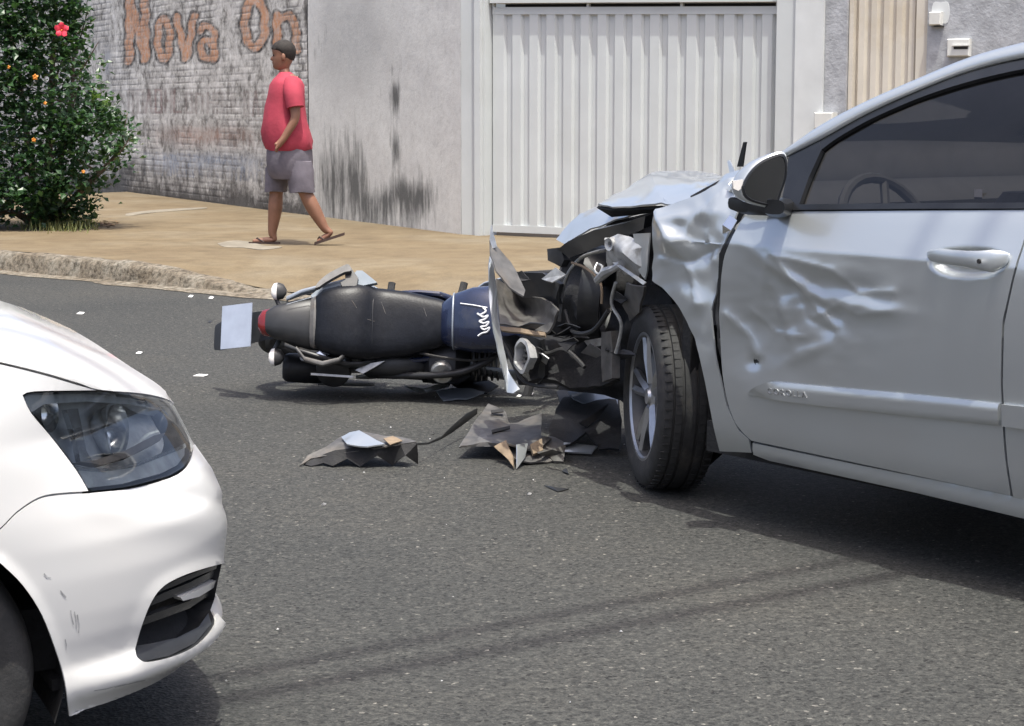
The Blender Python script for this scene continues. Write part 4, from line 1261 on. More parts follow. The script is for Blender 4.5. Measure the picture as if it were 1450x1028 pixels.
# fan shroud: ring with blades
fc = pv(842, 412, -.42); fa = (Nw*.62+Fw*.7+UP*.1).normalized()
fan = MB().revolve(fc, fa, [(.155, .0), (.165, .03), (.172, .03), (.172, -.05), (.155, -.05)], 36, True)
fan.build('fan_shroud', 'blackplastic', car)
a = fa.orthogonal().normalized(); b_ = fa.cross(a); fb = MB()
for k in range(7):
    w = 2*math.pi*k/7; d = a*math.cos(w)+b_*math.sin(w); t_ = fa.cross(d)
    fb.add([fc+d*.03-t_*.02, fc+d*.15-t_*.045+fa*.012, fc+d*.15+t_*.04-fa*.012, fc+d*.03+t_*.02], [(0, 1, 2, 3)])
fb.revolve(fc, fa, [(.0001, .03), (.05, .025), (.055, -.02)], 18)
fb.build('fan_blades', 'blackplastic', car)
# curved radiator support bar over the fan
MB().tube(catmull([pv(x, y, -.30) for x, y in ((792, 455), (796, 415), (806, 385), (822, 366), (845, 357), (872, 352), (895, 352))], 4), .007, 8).build('support_bar', 'steel', car)
# headlamp remains: bare aluminium mount
pxpoly_mesh('headlamp_mount', [pv(856, 338, -.10), pv(872, 335, -.12), pv(895, 337, -.10), pv(914, 352, -.06), pv(917, 378, -.06), pv(905, 394, -.10), pv(888, 386, -.14), pv(868, 374, -.16), pv(864, 352, -.13), pv(886, 358, -.05)],
            [(0, 1, 9, 8), (1, 2, 9), (2, 3, 9), (3, 4, 9), (4, 5, 6, 9), (6, 7, 8, 9)], 'castalu', car, .012, sub=2, rough=.02)
MB().revolve(pv(863, 346, -.08), Nw, [(.010, .0), (.022, .004), (.024, -.02), (.010, -.02)], 18, True).build('bolt_boss', 'castalu', car)
MB().tube([pv(846, 397, -.12), pv(858, 385, -.10), pv(870, 380, -.09), pv(880, 374, -.08)], [.014, .018, .012, .014], 8).build('wiring_plug', 'castalu', car)
MB().tube(catmull([pv(846, 372, -.14), pv(842, 382, -.12), pv(848, 388, -.1), pv(853, 378, -.12), pv(848, 374, -.14)], 5), .004, 6).build('wire_loop', 'castalu', car)
pxpoly_mesh('torn_strut', [pv(868, 372, -.08), pv(874, 372, -.08), pv(916, 400, -.03), pv(912, 404, -.03)], [(0, 1, 2, 3)], 'castalu', car, .004)
pxpoly_mesh('inner_wing_flap', [pv(898, 331, -.08), pv(924, 330, -.03), pv(918, 372, -.03), pv(914, 396, -.05), pv(904, 372, -.06)], [(0, 1, 2, 4), (2, 3, 4)], 'silver', car, .005, sub=1, rough=.012)
pxpoly_mesh('inner_wing', [pv(890, 400, -.2), pv(915, 405, -.15), pv(912, 440, -.2), pv(895, 452, -.25), pv(886, 430, -.22)], [(0, 1, 2, 3, 4)], 'greyplastic', car, .01, sub=2, rough=.02)
pxpoly_mesh('side_member', [pv(862, 470, -.25), pv(876, 468, -.22), pv(878, 535, -.22), pv(864, 540, -.25)], [(0, 1, 2, 3)], 'dustplastic', car, .03, sub=2, rough=.01)
for q in (((830, 482), (855, 478), (860, 488), (838, 492)), ((836, 496), (858, 494), (858, 502), (840, 504)), ((838, 508), (856, 506), (856, 512), (842, 514))):
    pxpoly_mesh('gearbox_fin', [pv(x, y, -.35) for x, y in q], [(0, 1, 2, 3)], 'castalu', car, .012)
pxpoly_mesh('bumper_bracket', [pv(783, 352, -.3), pv(800, 350, -.3), pv(806, 368, -.3), pv(800, 378, -.3), pv(786, 368, -.3)], [(0, 1, 2, 3, 4)], 'blackplastic', car, .03, sub=1, rough=.02)
# headlamp housing, dark glass under the hood lip
pxpoly_mesh('headlamp', [pv(797, 350, -.30), pv(815, 338, -.28), pv(850, 322, -.22), (pv(895, 312, -.16)), pv(925, 302, -.12), pv(922, 320, -.14), pv(895, 332, -.18), pv(850, 348, -.25), pv(815, 362, -.3)],
            [(0, 1, 8), (1, 2, 7, 8), (2, 3, 6, 7), (3, 4, 5, 6)], 'trimblack', car, .03, sub=2, rough=.012)
# hoses, looms and torn tabs in the wrecked nose
Rn = random.Random(21)
for pts_, r_, mt_ in (([(800, 440, -.3), (812, 470, -.25), (840, 468, -.22), (862, 440, -.2)], .009, 'blackplastic'), ([(745, 470, -.2), (770, 500, -.2), (800, 495, -.22), (828, 520, -.22)], .008, 'rubber'), ([(872, 400, -.1), (866, 430, -.12), (880, 460, -.14), (872, 500, -.16)], .006, 'steel'), ([(810, 372, -.28), (830, 380, -.25), (850, 400, -.2), (852, 430, -.2)], .005, 'foam'), ([(700, 470, -.1), (716, 492, -.12), (742, 540, -.14), (790, 548, -.2)], .007, 'blackplastic')):
    MB().tube(catmull([pv(*q) for q in pts_], 5), r_, 7).build('hose', mt_, car)
for k in range(16):
    x, y = Rn.uniform(735, 885), Rn.uniform(385, 545); v_ = Rn.uniform(-.32, -.12); q_ = []
    for j in range(4):
        w = 2*math.pi*j/4+Rn.uniform(-.5, .5); r_ = Rn.uniform(5, 17)
        q_.append(pv(x+r_*math.cos(w)*1.3, y+r_*math.sin(w)*.8, v_+Rn.uniform(-.04, .04)))
    pxpoly_mesh('torn_tab', q_, [(0, 1, 2), (0, 2, 3)], Rn.choice(['blackplastic', 'matteblack', 'greyplastic', 'blackplastic', 'steel']), car, .004, sub=1, rough=.01)
# --- hood, buckled in two folds
hoodA = [(789, 340, -.45), (806, 318, -.48), (822, 304, -.5), (848, 293, -.5), (880, 288, -.45), (928, 284, -.35), (930, 297, -.22), (885, 309, -.27), (838, 325, -.33), (801, 347, -.38), (845, 306, -.40), (885, 296, -.36)]
pxpoly_mesh('hood_front_fold', [pv(*q) for q in hoodA], [(0, 1, 10, 9), (1, 2, 10), (2, 3, 10), (3, 4, 11, 10), (4, 5, 11), (5, 6, 11), (6, 7, 11), (7, 8, 10, 11), (8, 9, 10)], 'silver', car, .006, sub=3, rough=.006, sharp=24)
hoodB = [(847, 289, -.22), (866, 279, -.34), (890, 266, -.45), (921, 244, -.62), (950, 241, -.78), (980, 242, -.85), (1010, 246, -.75), (1027, 251, -.55), (1016, 257, -.35), (984, 274, -.16), (962, 290, -.08), (947, 290, -.08), (937, 288, -.10), (900, 291, -.12), (866, 292, -.16), (930, 268, -.22), (975, 256, -.42), (905, 279, -.2)]
pxpoly_mesh('hood_rear_fold', [pv(*q) for q in hoodB], [(0, 1, 17, 14), (1, 2, 17), (2, 3, 15, 17), (3, 4, 16, 15), (4, 5, 16), (5, 6, 16), (6, 7, 8, 16), (8, 9, 16), (9, 10, 15, 16), (10, 11, 15), (11, 12, 15), (12, 13, 17, 15), (13, 14, 17)], 'silver', car, .006, sub=3, rough=.006, sharp=24)
pxpoly_mesh('hood_underside', [pv(847, 291, -.24), pv(866, 294, -.18), pv(900, 293, -.14), pv(937, 291, -.12), pv(950, 294, -.14), pv(905, 300, -.2), pv(868, 304, -.26)], [(0, 1, 6), (1, 2, 5, 6), (2, 3, 4, 5)], 'matteblack', car, .01)
# cowl and wiper stub standing up by the screen
pxpoly_mesh('wiper_arm', [pv(1046, 236, -.3), pv(1053, 236, -.3), pv(1058, 201, -.3), pv(1055, 201, -.3), pv(1050, 220, -.3)], [(0, 1, 4), (1, 2, 3, 4)], 'trimblack', car, .008)
pxpoly_mesh('hinge_shard', [pv(1031, 229, -.25), pv(1034, 227, -.25), pv(1043, 246, -.22), pv(1036, 252, -.22)], [(0, 1, 2, 3)], 'silver', car, .004)
pxpoly_mesh('cowl_panel', [pv(1000, 262, -.2), pv(1045, 240, -.12), pv(1075, 233, -.06), pv(1040, 262, -.02), pv(1010, 275, -.08)], [(0, 1, 2, 3, 4)], 'silver', car, .01, sub=2, rough=.015)
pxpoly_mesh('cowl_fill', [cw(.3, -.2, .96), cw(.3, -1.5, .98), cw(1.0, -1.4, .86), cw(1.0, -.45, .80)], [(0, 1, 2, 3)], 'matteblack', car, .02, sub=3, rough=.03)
# --- torn front bumper, still hanging from the nose
hb = bpy.data.objects.new('hanging_bumper', None); COL.objects.link(hb); hb.parent = car; hb.location = pv(730, 470, -.2)-origin_of(car)
def sheet(name, pts, faces, mat, thick=.004, sub=2, rough=.006, par=None, sharp=50):
    return pxpoly_mesh(name, [pv(*p) for p in pts], faces, mat, par or hb, thick, sub=sub, rough=rough, sharp=sharp)
sheet('bumper_edge_strip', [(694, 360, -.12), (699, 380, -.12), (702, 430, -.10), (710, 480, -.08), (720, 525, -.08), (737, 552, -.08), (728, 558, -.06), (718, 556, -.06), (709, 515, -.05), (699, 470, -.05), (692, 420, -.08), (691, 375, -.1)],
      [(0, 1, 10, 11), (1, 2, 9, 10), (2, 3, 8, 9), (3, 4, 7, 8), (4, 5, 6, 7)], 'silver', .006)
sheet('bumper_flap', [(693, 338, -.10), (705, 352, -.12), (722, 372, -.16), (743, 412, -.14), (741, 420, -.10), (720, 408, -.06), (702, 385, -.04), (694, 362, -.06)],
      [(0, 1, 7), (1, 2, 6, 7), (2, 3, 5, 6), (3, 4, 5)], 'greyplastic', .006)
sheet('bumper_spike', [(696, 318, -.10), (699, 330, -.10), (704, 350, -.10), (698, 352, -.09), (694, 340, -.09)], [(0, 1, 4), (1, 2, 3, 4)], 'steel', .004, 1)
sheet('bumper_inner_panel', [(702, 395, -.2), (722, 405, -.28), (750, 416, -.30), (786, 428, -.24), (794, 440, -.22), (790, 456, -.22), (776, 474, -.2), (740, 466, -.18), (708, 462, -.14), (704, 430, -.18), (745, 440, -.34)],
      [(0, 1, 10, 9), (1, 2, 10), (2, 3, 10), (3, 4, 5, 10), (5, 6, 10), (6, 7, 10), (7, 8, 9, 10)], 'dustplastic', .008, 3, .015)
sheet('tan_strip', [(709, 464, -.12), (740, 467, -.14), (774, 474, -.16), (774, 479, -.15), (740, 473, -.13), (711, 470, -.11)], [(0, 1, 4, 5), (1, 2, 3, 4)], 'foam', .01, 1)
fcen = pv(741, 504, -.10); fax = (Nw*.95+Fw*.2+UP*.1).normalized()
a1 = (Fw*-1+fax*Fw.dot(fax)).normalized(); a2 = fax.cross(a1)
def oval(r1, r2, h): return [fcen+fax*h+a1*(r1*math.cos(w)*(1+.1*math.cos(5*w)))+a2*(r2*math.sin(w)*(1+.06*math.sin(4*w))) for w in [2*math.pi*k/26 for k in range(26)]]
MB().loft([oval(.066, .062, -.01), oval(.068, .064, .008), oval(.056, .050, .010), oval(.052, .046, -.03)], cap=False).build('foglamp_ring', 'castalu', hb)
MB().loft([oval(.052, .046, -.03), oval(.03, .03, -.06)]).build('foglamp_well', 'matteblack', hb)
for dz in (-.02, .0, .02):
    MB().box(fcen-fax*.02+a2*dz, a1, a2, fax, .040, .004, .006).build('foglamp_slat', 'dustplastic', hb, sharp=30)
sheet('broken_grille_frame', [(745, 474, -.2), (772, 480, -.2), (776, 530, -.22), (764, 545, -.22), (766, 500, -.2), (748, 484, -.2)], [(0, 1, 4, 5), (1, 2, 3, 4)], 'blackplastic', .02, 2, .02)
sheet('bumper_black_lower', [(705, 480, -.14), (735, 540, -.16), (790, 545, -.25), (850, 552, -.3), (880, 540, -.3), (868, 500, -.35), (800, 480, -.4), (740, 478, -.3)], [(0, 1, 7), (1, 2, 6, 7), (2, 3, 5, 6), (3, 4, 5)], 'matteblack', .02, 3, .04)
# lettering on the side moulding: raised capitals
def text_mesh(body, size, extrude):
    cu = bpy.data.curves.new('txt', 'FONT'); cu.body = body; cu.size = size; cu.extrude = extrude; cu.space_character = 1.25
    o_ = bpy.data.objects.new('txt', cu); COL.objects.link(o_)
    dg = bpy.context.evaluated_depsgraph_get()
    me = bpy.data.meshes.new_from_object(o_.evaluated_get(dg))
    V_ = [v.co.copy() for v in me.vertices]; F_ = [tuple(p.vertices) for p in me.polygons]
    bpy.data.objects.remove(o_); bpy.data.meshes.remove(me)
    return V_, F_
V_, F_ = text_mesh('COROLLA', .030, .0012)
P, nr = cs(1092, 556); P2, _ = cs(1148, 562)
xd = (P2-P).normalized(); yd = nr.cross(xd).normalized()
if yd.z < 0: yd = -yd
wid = max(v.x for v in V_); k = (P2-P).length/wid
obj('lettering', [P+nr*.0155+xd*v.x*k+yd*(v.y*.9)+nr*v.z for v in V_], F_, 'steel', mo, smooth=False)
# ================================================================== WHITE CAR
th = math.radians(22)
Ff = Vector((math.cos(th), math.sin(th), 0)); Of = Vector((math.sin(th), -math.cos(th), 0))
FO = Vector((-.685, 4.416, 0))
def fw(u, w, z): return FO+Ff*u+Of*w+Vector((0, 0, z))
HWd, CU = .82, .75
# plan outline: (u, w) from the near side round the nose to the far side
plan = [(-2.6+.06*i, HWd) for i in range(0, 35)]
plan = [p for p in plan if p[0] < -CU-.015]
m_ = 90
half = []
for i in range(m_+1):
    ph = math.pi/2*(1-i/m_)
    half.append((-CU+CU*math.cos(ph), HWd*max(0, math.sin(ph))**(2/2.4)))
near = plan+half
full = near+[(u, -w) for u, w in reversed(near[:-1])]
def pnorm(i):
    a, b_ = full[max(i-1, 0)], full[min(i+1, len(full)-1)]
    d = Vector((b_[0]-a[0], b_[1]-a[1], 0)).normalized()
    nn_ = Vector((-d.y, d.x, 0))
    c = Vector((full[i][0]+1.3, full[i][1], 0))
    return nn_ if nn_.dot(c) > 0 else -nn_
insF = smooth_tab([(.15, .09), (.19, .045), (.212, .006), (.23, .0), (.25, .010), (.270, .030), (.30, .024), (.325, .015), (.369, .007), (.44, .003), (.503, .008), (.556, .032), (.61, .066), (.66, .095), (.70, .13)], .007)
insS = smooth_tab([(.15, .07), (.20, .045), (.3, .028), (.42, .010), (.55, .0), (.66, .004), (.76, .014), (.85, .036), (.97, .075), (1.05, .12)], .03)
zedge = smooth_tab([(-2.6, 1.02), (-1.3, .97), (-.8, .905), (-.543, .847), (-.36, .784), (-.2, .725), (-.08, .68), (.2, .665)], .05)
zcent = smooth_tab([(-2.6, 1.06), (-1.3, 1.03), (-.8, .985), (-.448, .892), (-.264, .803), (-.16, .74), (-.105, .69), (-.05, .66)], .03)
def skin_pt(i, z):
    u, w = full[i]; nn_ = NRM[i]
    f = sstep(.12, .85, max(0, nn_.x))
    ins = lerp(insS(z), insF(z), f)
    return Vector((u, w, 0))-nn_*ins
NRM = [pnorm(i) for i in range(len(full))]
rows = [i/70 for i in range(71)]
V = []
tops = []
for k in rows:
    for i in range(len(full)):
        zt = zedge(full[i][0]-.06)
        z = .17+k*(zt-.17)
        q = skin_pt(i, z)
        V.append(fw(q.x, q.y, z))
        if k == 1.0: tops.append((q.x, q.y, zt))
n = len(full)
F = [(j*n+i, j*n+i+1, (j+1)*n+i+1, (j+1)*n+i) for j in range(70) for i in range(n-1)]
# hood: from each top-edge point to its mirror point over a crown
K = len(near); hm = 26
b0 = len(V)
for i in range(K):
    u, w, z = tops[i]
    for k in range(hm+1):
        t = k/hm; ww = w*(1-2*t)
        uu = u+(.0 if True else 0)
        cen = max(zcent(uu), z+.004)
        x = abs(1-2*t)
        V.append(fw(uu, ww, z+(cen-z)*(1-x**2.6)))
for i in range(K-1):
    for k in range(hm):
        F.append((b0+i*(hm+1)+k, b0+i*(hm+1)+k+1, b0+(i+1)*(hm+1)+k+1, b0+(i+1)*(hm+1)+k))
xs = bvh_surf(V, F, (120, 750))
fox = thing('white_hatchback', 'white hatchback nose with clear headlight and scuffed front bumper', 'car', tuple(fw(-1.5, 0, 0)))
# outlines traced on the body
HL = curve2([(34, 561), (50, 556.5), (139, 555), (202, 561), (235, 568), (246, 576)], 4)+curve2([(246, 576), (260, 602), (270, 624), (271.5, 642), (262, 660), (240, 674)], 4)[1:]+curve2([(240, 674), (183, 689), (128, 695.5)], 4)[1:]+curve2([(128, 695.5), (110, 665), (73, 616), (46, 584), (34, 561)], 4)[1:-1]
ARCH = curve2([(97, 1030), (94, 990), (89, 960), (79, 925), (58, 870), (31, 828), (0, 797), (-40, 768), (-100, 745), (-160, 752), (-220, 790), (-260, 850), (-285, 930), (-292, 1030)], 4)
GR = curve2([(314, 798), (285, 805), (256, 815), (230, 829), (213, 850), (199, 884), (190, 915), (193, 932), (207, 938)], 4)+curve2([(207, 938), (244, 930), (280, 912), (303, 884), (298, 864)], 4)[1:]+[(303, 850), (312, 820)]
def in_arch(x, y): return inside(ARCH, x, y)
# base body: everything beyond the panels, cut away where lamp, grille and wheel arch are
keep = []
HLx = [(150+(x-150)*1.05, 622+(y-622)*1.10) for x, y in HL]; GRx = [(245+(x-245)*1.06, 870+(y-870)*1.06) for x, y in GR]
Vb = list(V)
for f in F:
    c = sum((V[i] for i in f), Vector())/4
    nr = (V[f[1]]-V[f[0]]).cross(V[f[2]]-V[f[0]])
    w_ = (c-FO).dot(Of); u_ = (c-FO).dot(Ff)
    x, y = project(c)
    if w_ > .2 and (inside(HLx, x, y) or inside(GRx, x, y)): continue
    du, dz = u_+.79, c.z-.29
    if w_ > .45 and du*du+dz*dz < .37**2: continue
    if w_ < -.45 and du*du+dz*dz < .36**2: continue
    keep.append(f)
used = sorted({i for f in keep for i in f}); mp = {u: k for k, u in enumerate(used)}
nrm_acc = {i: Vector() for i in used}
for f in keep:
    nr = (V[f[1]]-V[f[0]]).cross(V[f[3]]-V[f[0]])
    c = (V[f[0]]+V[f[2]])/2
    inn = fw(-1.3, 0, .45)
    if nr.dot(c-inn) < 0: nr = -nr
    for i in f: nrm_acc[i] += nr
obj('body_shell', [V[i]-nrm_acc[i].normalized()*.013 for i in used], [tuple(mp[i] for i in f) for f in keep], 'white', fox)
# rest of the car beyond the frame: flanks, cabin, wheels
fb = MB()
rings = []
for (u, hw_, z0, z1) in ((-2.5, .79, .24, 1.02), (-3.3, .79, .24, 1.03), (-3.8, .70, .3, 1.0)):
    rings.append([fw(u, hw_, z0), fw(u, hw_+.02, .6), fw(u, hw_-.04, z1), fw(u, -hw_+.04, z1), fw(u, -hw_-.02, .6), fw(u, -hw_, z0)])
fb.loft(rings).build('rear_body', 'white', fox, sharp=50)
MB().loft([[fw(-1.15, .68, 1.0), fw(-1.15, -.68, 1.0), fw(-3.75, -.68, 1.0), fw(-3.75, .68, 1.0)], [fw(-1.9, .56, 1.5), fw(-1.9, -.56, 1.5), fw(-3.45, -.56, 1.5), fw(-3.45, .56, 1.5)]]).build('cabin_glass', 'trimblack', fox, sharp=30)
MB().loft([[fw(-1.88, .57, 1.495), fw(-1.88, -.57, 1.495), fw(-3.47, -.57, 1.495), fw(-3.47, .57, 1.495)], [fw(-2.0, .48, 1.54), fw(-2.0, -.48, 1.54), fw(-3.35, -.48, 1.54), fw(-3.35, .48, 1.54)]]).build('roof', 'white', fox, sharp=50)
MB().box(fw(-2.0, 0, .30), Ff, Of, UP, 1.7, .62, .06).build('floor_pan', 'matteblack', fox, sharp=30)
rg_ = [(u-.07, max(-.42, min(.42, w*.9)) if u < -.40 else w*.92) for u, w in full if u > -.9]
MB().loft([[fw(u, w, z) for u, w in rg_] for z in (.215, .235)]).build('sun_block_tray', 'matteblack', fox, sharp=30)  # unseen tray, added to stop sunlight leaking under the bumper
def fox_wheel(u, w, nm):
    c = fw(u+.012, w*.93, .272); s_ = 1 if w > 0 else -1
    w_ = bpy.data.objects.new(nm, None); COL.objects.link(w_); w_.parent = fox; w_.location = c-origin_of(fox)
    k = .275/.318
    MB().revolve(c, Of*s_, [(r*k, h*.92) for r, h in tp], 56).build('tyre', 'rubber', w_, sharp=35)
    MB().revolve(c, Of*s_, [(.0001, .05), (.08, .06), (.17, .055), (.2, .07), (.2, -.07), (.0001, -.06)], 40).build('wheel_trim', 'alloy', w_)
fox_wheel(-.79, .70, 'front_wheel'); fox_wheel(-.79, -.70, 'front_wheel'); fox_wheel(-3.25, .70, 'rear_wheel'); fox_wheel(-3.25, -.70, 'rear_wheel')
# arch liner: a barrel inside the arch
lr = []
for k in range(25):
    w = math.pi*(-.12+1.24*k/24)
    d = Ff*math.cos(w)*.345+UP*math.sin(w)*.345
    lr.append([fw(-.79, .725, .29)+d*.99, fw(-.79, .66, .29)+d, fw(-.79, .40, .29)+d*.98])
MB().loft(lr, cap=False, closed=False).build('arch_liner', 'matteblack', fox)
MB().box(fw(-.79, .38, .45), Ff, Of, UP, .32, .01, .22).build('inner_wing', 'matteblack', fox, sharp=30)
# bumper panel: traced outline on the body surface with a hole left for the grille
B_seam = [(125, 699), (85, 701), (55, 707), (24, 727), (0, 751), (-30, 772)]
bumper_out = curve2(B_seam, 4)+[(-12, 788)]
arch_e = curve2([(0, 797), (31, 828), (58, 870), (79, 925), (89, 960), (94, 990), (97, 1028)], 4)
low = curve2([(97, 1028), (122, 1024), (171, 1010), (226, 985), (269, 952), (311, 908), (321, 888), (318, 880), (306, 869)], 4)[1:]
sil = [(300, 861), (303, 850), (312, 820), (317, 791), (319, 742), (316, 699), (300, 663), (276, 629)]
hlb = curve2([(273, 640), (264, 661.5), (240, 677), (183, 692), (128, 698.5)], 3)
def fox_disp(x, y):
    d = 0.0
    # rolled wheel-arch lip
    dm = min(seg_dist(x, y, a_, b_) for a_, b_ in zip(arch_e[::3], arch_e[3::3]))
    d += .006*math.exp(-(dm/9)**2)
    # swage running from the arch to the nose
    ys = 655+(x-60)*.16-30*math.exp(-((x-60)/60)**2)
    d -= .0045*math.exp(-((y-ys-14)/12)**2)*sstep(40, 130, x)
    d += .0045*math.exp(-((y-ys-50)/26)**2)*sstep(60, 160, x)
    # raised frame round the grille
    dg = min(seg_dist(x, y, GR[k], GR[(k+2) % len(GR)]) for k in range(0, len(GR), 2))
    d += .004*math.exp(-(dg/8)**2)
    return d
# the grille opening: split the bumper outline along the grille (upper-left and lower parts meet behind its left tip)
gr_low = curve2([(190, 922), (193, 932), (207, 938), (244, 930), (280, 912), (303, 884), (299, 866)], 4)
gr_up = curve2([(190, 922), (190, 915), (199, 884), (213, 850), (230, 829), (256, 815), (285, 805), (315, 797)], 4)
poly = bumper_out+arch_e+low+list(reversed(gr_low))+gr_up[1:]+[(317, 791), (319, 742), (316, 699), (300, 663), (276, 629)]+hlb
bmp = patch('front_bumper', poly, xs, 'white', fox, off=.0, thick=.004, step=6, disp=fox_disp)
bmp['label'] = 'white front bumper with grey scuffs and a hairline crack near the lip'
# hood, fender
def crest(x):
    y = 200.0
    while y < 600:
        if xs.tree.ray_cast(CO, ray(x, y).normalized())[0] is not None: return y+1.5
        y += 1.0
    return 400.0
back = [(x, crest(x)) for x in (-450, -380, -310, -240, -170)]
hood = curve2(back+[(-110, crest(-110)), (-60, 408), (0, 426.5), (61, 446.5), (122, 479), (183, 519), (226, 547), (249, 572)], 4)+curve2([(246, 572.5), (235, 565), (202, 557.5), (139, 551.5), (110, 542), (61, 527.5), (0, 512.5), (-60, 500), (-180, 477), (-320, 451), (-450, 427)], 4)
patch('hood', hood, xs, 'white', fox, off=.001, thick=.006, step=7)
fen = curve2([(-450, 431), (-320, 455), (-180, 481), (-60, 504), (0, 516), (61, 531), (110, 545.5), (137, 552.5)], 3)+curve2([(137, 552.5), (50, 554), (32, 559.5)], 3)[1:]+curve2([(32, 559.5), (44, 585), (71, 617), (108, 666), (125, 695)], 3)[1:]+curve2([(125, 695.5), (85, 698), (55, 704), (24, 724), (0, 748), (-30, 769)], 3)[1:]+curve2([(-40, 765), (-100, 742), (-160, 749), (-220, 787), (-260, 847), (-285, 925), (-294, 1010)], 3)+[(-450, 985)]
patch('front_fender', fen, xs, 'white', fox, off=.0, thick=.005, step=7)
# headlight
hl = bpy.data.objects.new('headlight', None); COL.objects.link(hl); hl.parent = fox; hl.location = xs(150, 630)[0]-origin_of(fox)
def xs_in(d):
    def f(px, py, *a):
        P, n_ = xs(px, py, 150, 630)
        if P is None: return P, n_
        return P-(Ff*.62+Of*.75).normalized()*d, n_
    return f
def shrink(poly, k, c=(150, 622)): return [(c[0]+(x-c[0])*k, c[1]+(y-c[1])*k) for x, y in poly]
patch('lens', HL, xs, 'lens', hl, off=.002, thick=0, step=7)
M['hlhouse'] = simple('lamp_housing_grey', (0.33, 0.355, 0.37), 0.3, var=0.3, scale=25)
M['hlrefl'] = simple('lamp_reflector', (0.60, 0.63, 0.65), 0.15, metal=0.9, var=0.1)
patch('housing_back', shrink(HL, .97), xs_in(.075), 'hlhouse', hl, thick=.004, step=9, disp=lambda x, y: .01*math.sin(x*.05))
# seal rim between body and lens
rimp = [xs(x, y, 150, 630)[0] for x, y in HL]
rimi = [xs_in(.07)(*p)[0] for p in shrink(HL, .965)]
rimp = [p-(Ff*.6+Of*.78)*.004 for p in rimp]
MB().loft([rimp, [a_.lerp(b_, .12) for a_, b_ in zip(rimp, [xs_in(.0)(*p)[0] for p in shrink(HL, .95)])], rimi], cap=False).build('rim_seal', 'trimblack', hl)
patch('lower_bezel', [(112, 664), (150, 668), (200, 660), (245, 642), (268, 634), (268, 645), (258, 659), (235, 671), (180, 686), (130, 692)], xs_in(.012), 'hlhouse', hl, thick=.02, step=6)
patch('chrome_strip', [(111, 660), (150, 664), (200, 656), (246, 637), (268, 628), (269, 634), (246, 643), (200, 661), (150, 669), (114, 666)], xs_in(.010), 'hlrefl', hl, thick=.02, step=5)
def bowl(px, py, r, depth, nm, inner):
    P, n_ = xs(px, py); c = P-(Ff*.62+Of*.75).normalized()*inner
    ax = (Ff*.8+Of*.55+UP*.05).normalized()
    MB().revolve(c, ax, [(r, .012), (r*1.02, 0), (r*.85, -depth*.45), (r*.55, -depth*.8), (.012, -depth), (.0001, -depth)], 30).build(nm, 'hlrefl', hl)
    MB().tube([c-ax*depth, c-ax*depth*.35], [.008, .006], 10).build('bulb', 'clear', hl)
bowl(182, 612, .052, .05, 'reflector_bowl', .04)
bowl(92, 588, .036, .03, 'indicator_bowl', .05)
patch('bezel_fin', [(112, 582), (128, 580), (140, 640), (148, 654), (132, 656), (124, 620)], xs_in(.03), 'hlrefl', hl, thick=.012, step=6)
patch('bezel_arch', [(128, 655), (150, 653), (190, 640), (232, 618), (248, 614), (240, 626), (200, 647), (160, 660)], xs_in(.025), 'greyplastic', hl, thick=.02, step=6)
patch('upper_bezel', [(42, 566), (60, 561), (139, 559), (200, 565), (236, 573), (244, 582), (200, 574), (139, 570), (80, 574), (62, 586)], xs_in(.03), 'hlhouse', hl, thick=.02, step=6)
# lower grille: dark recess and three blades
M['gloss'] = simple('gloss_black', (0.028, 0.029, 0.031), 0.25, var=0.2)
gz_ = bpy.data.objects.new('lower_grille', None); COL.objects.link(gz_); gz_.parent = fox; gz_.location = xs(240, 880)[0]-origin_of(fox)
inw = (Ff*.75+Of*.6).normalized()
def xg(d):
    def f(px, py, *a):
        P, n_ = xs(px, py, 230, 870)
        return (P-inw*d, n_) if P is not None else (P, n_)
    return f
patch('grille_recess', shrink(GR, 1.03, (245, 870)), xg(.06), 'matteblack', gz_, thick=.004, step=8)
gr0 = [xs(x, y, 230, 870)[0] for x, y in GR]; gr1 = [p-inw*.075 for p in gr0]
MB().loft([gr0, [p-inw*.012 for p in gr0], gr1], cap=False).build('grille_frame', 'blackplastic', gz_)
for (pts, d) in (([(224, 836), (256, 820), (285, 809), (314, 799.5), (314, 804), (286, 815), (256, 828), (219, 843)], .006), ([(213, 853), (240, 840), (275, 826), (314, 806), (313, 815), (276, 836), (240, 851), (212, 862)], .012), ([(203, 878), (236, 866), (275, 852), (309, 832), (307, 841), (276, 862), (236, 877), (201, 889)], .012)):
    patch('grille_blade', pts, xg(d), 'gloss', gz_, thick=.012, step=5)
patch('white_blade', [(258, 846), (285, 835), (311, 821), (309, 830), (285, 845), (262, 851)], xg(.004), 'white', gz_, thick=.02, step=5)
patch('grille_sill', [(192, 915), (215, 912), (255, 903), (285, 888), (299, 868), (303, 884), (280, 911), (244, 929), (207, 937), (193, 931)], xg(.006), 'blackplastic', gz_, thick=.012, step=6)
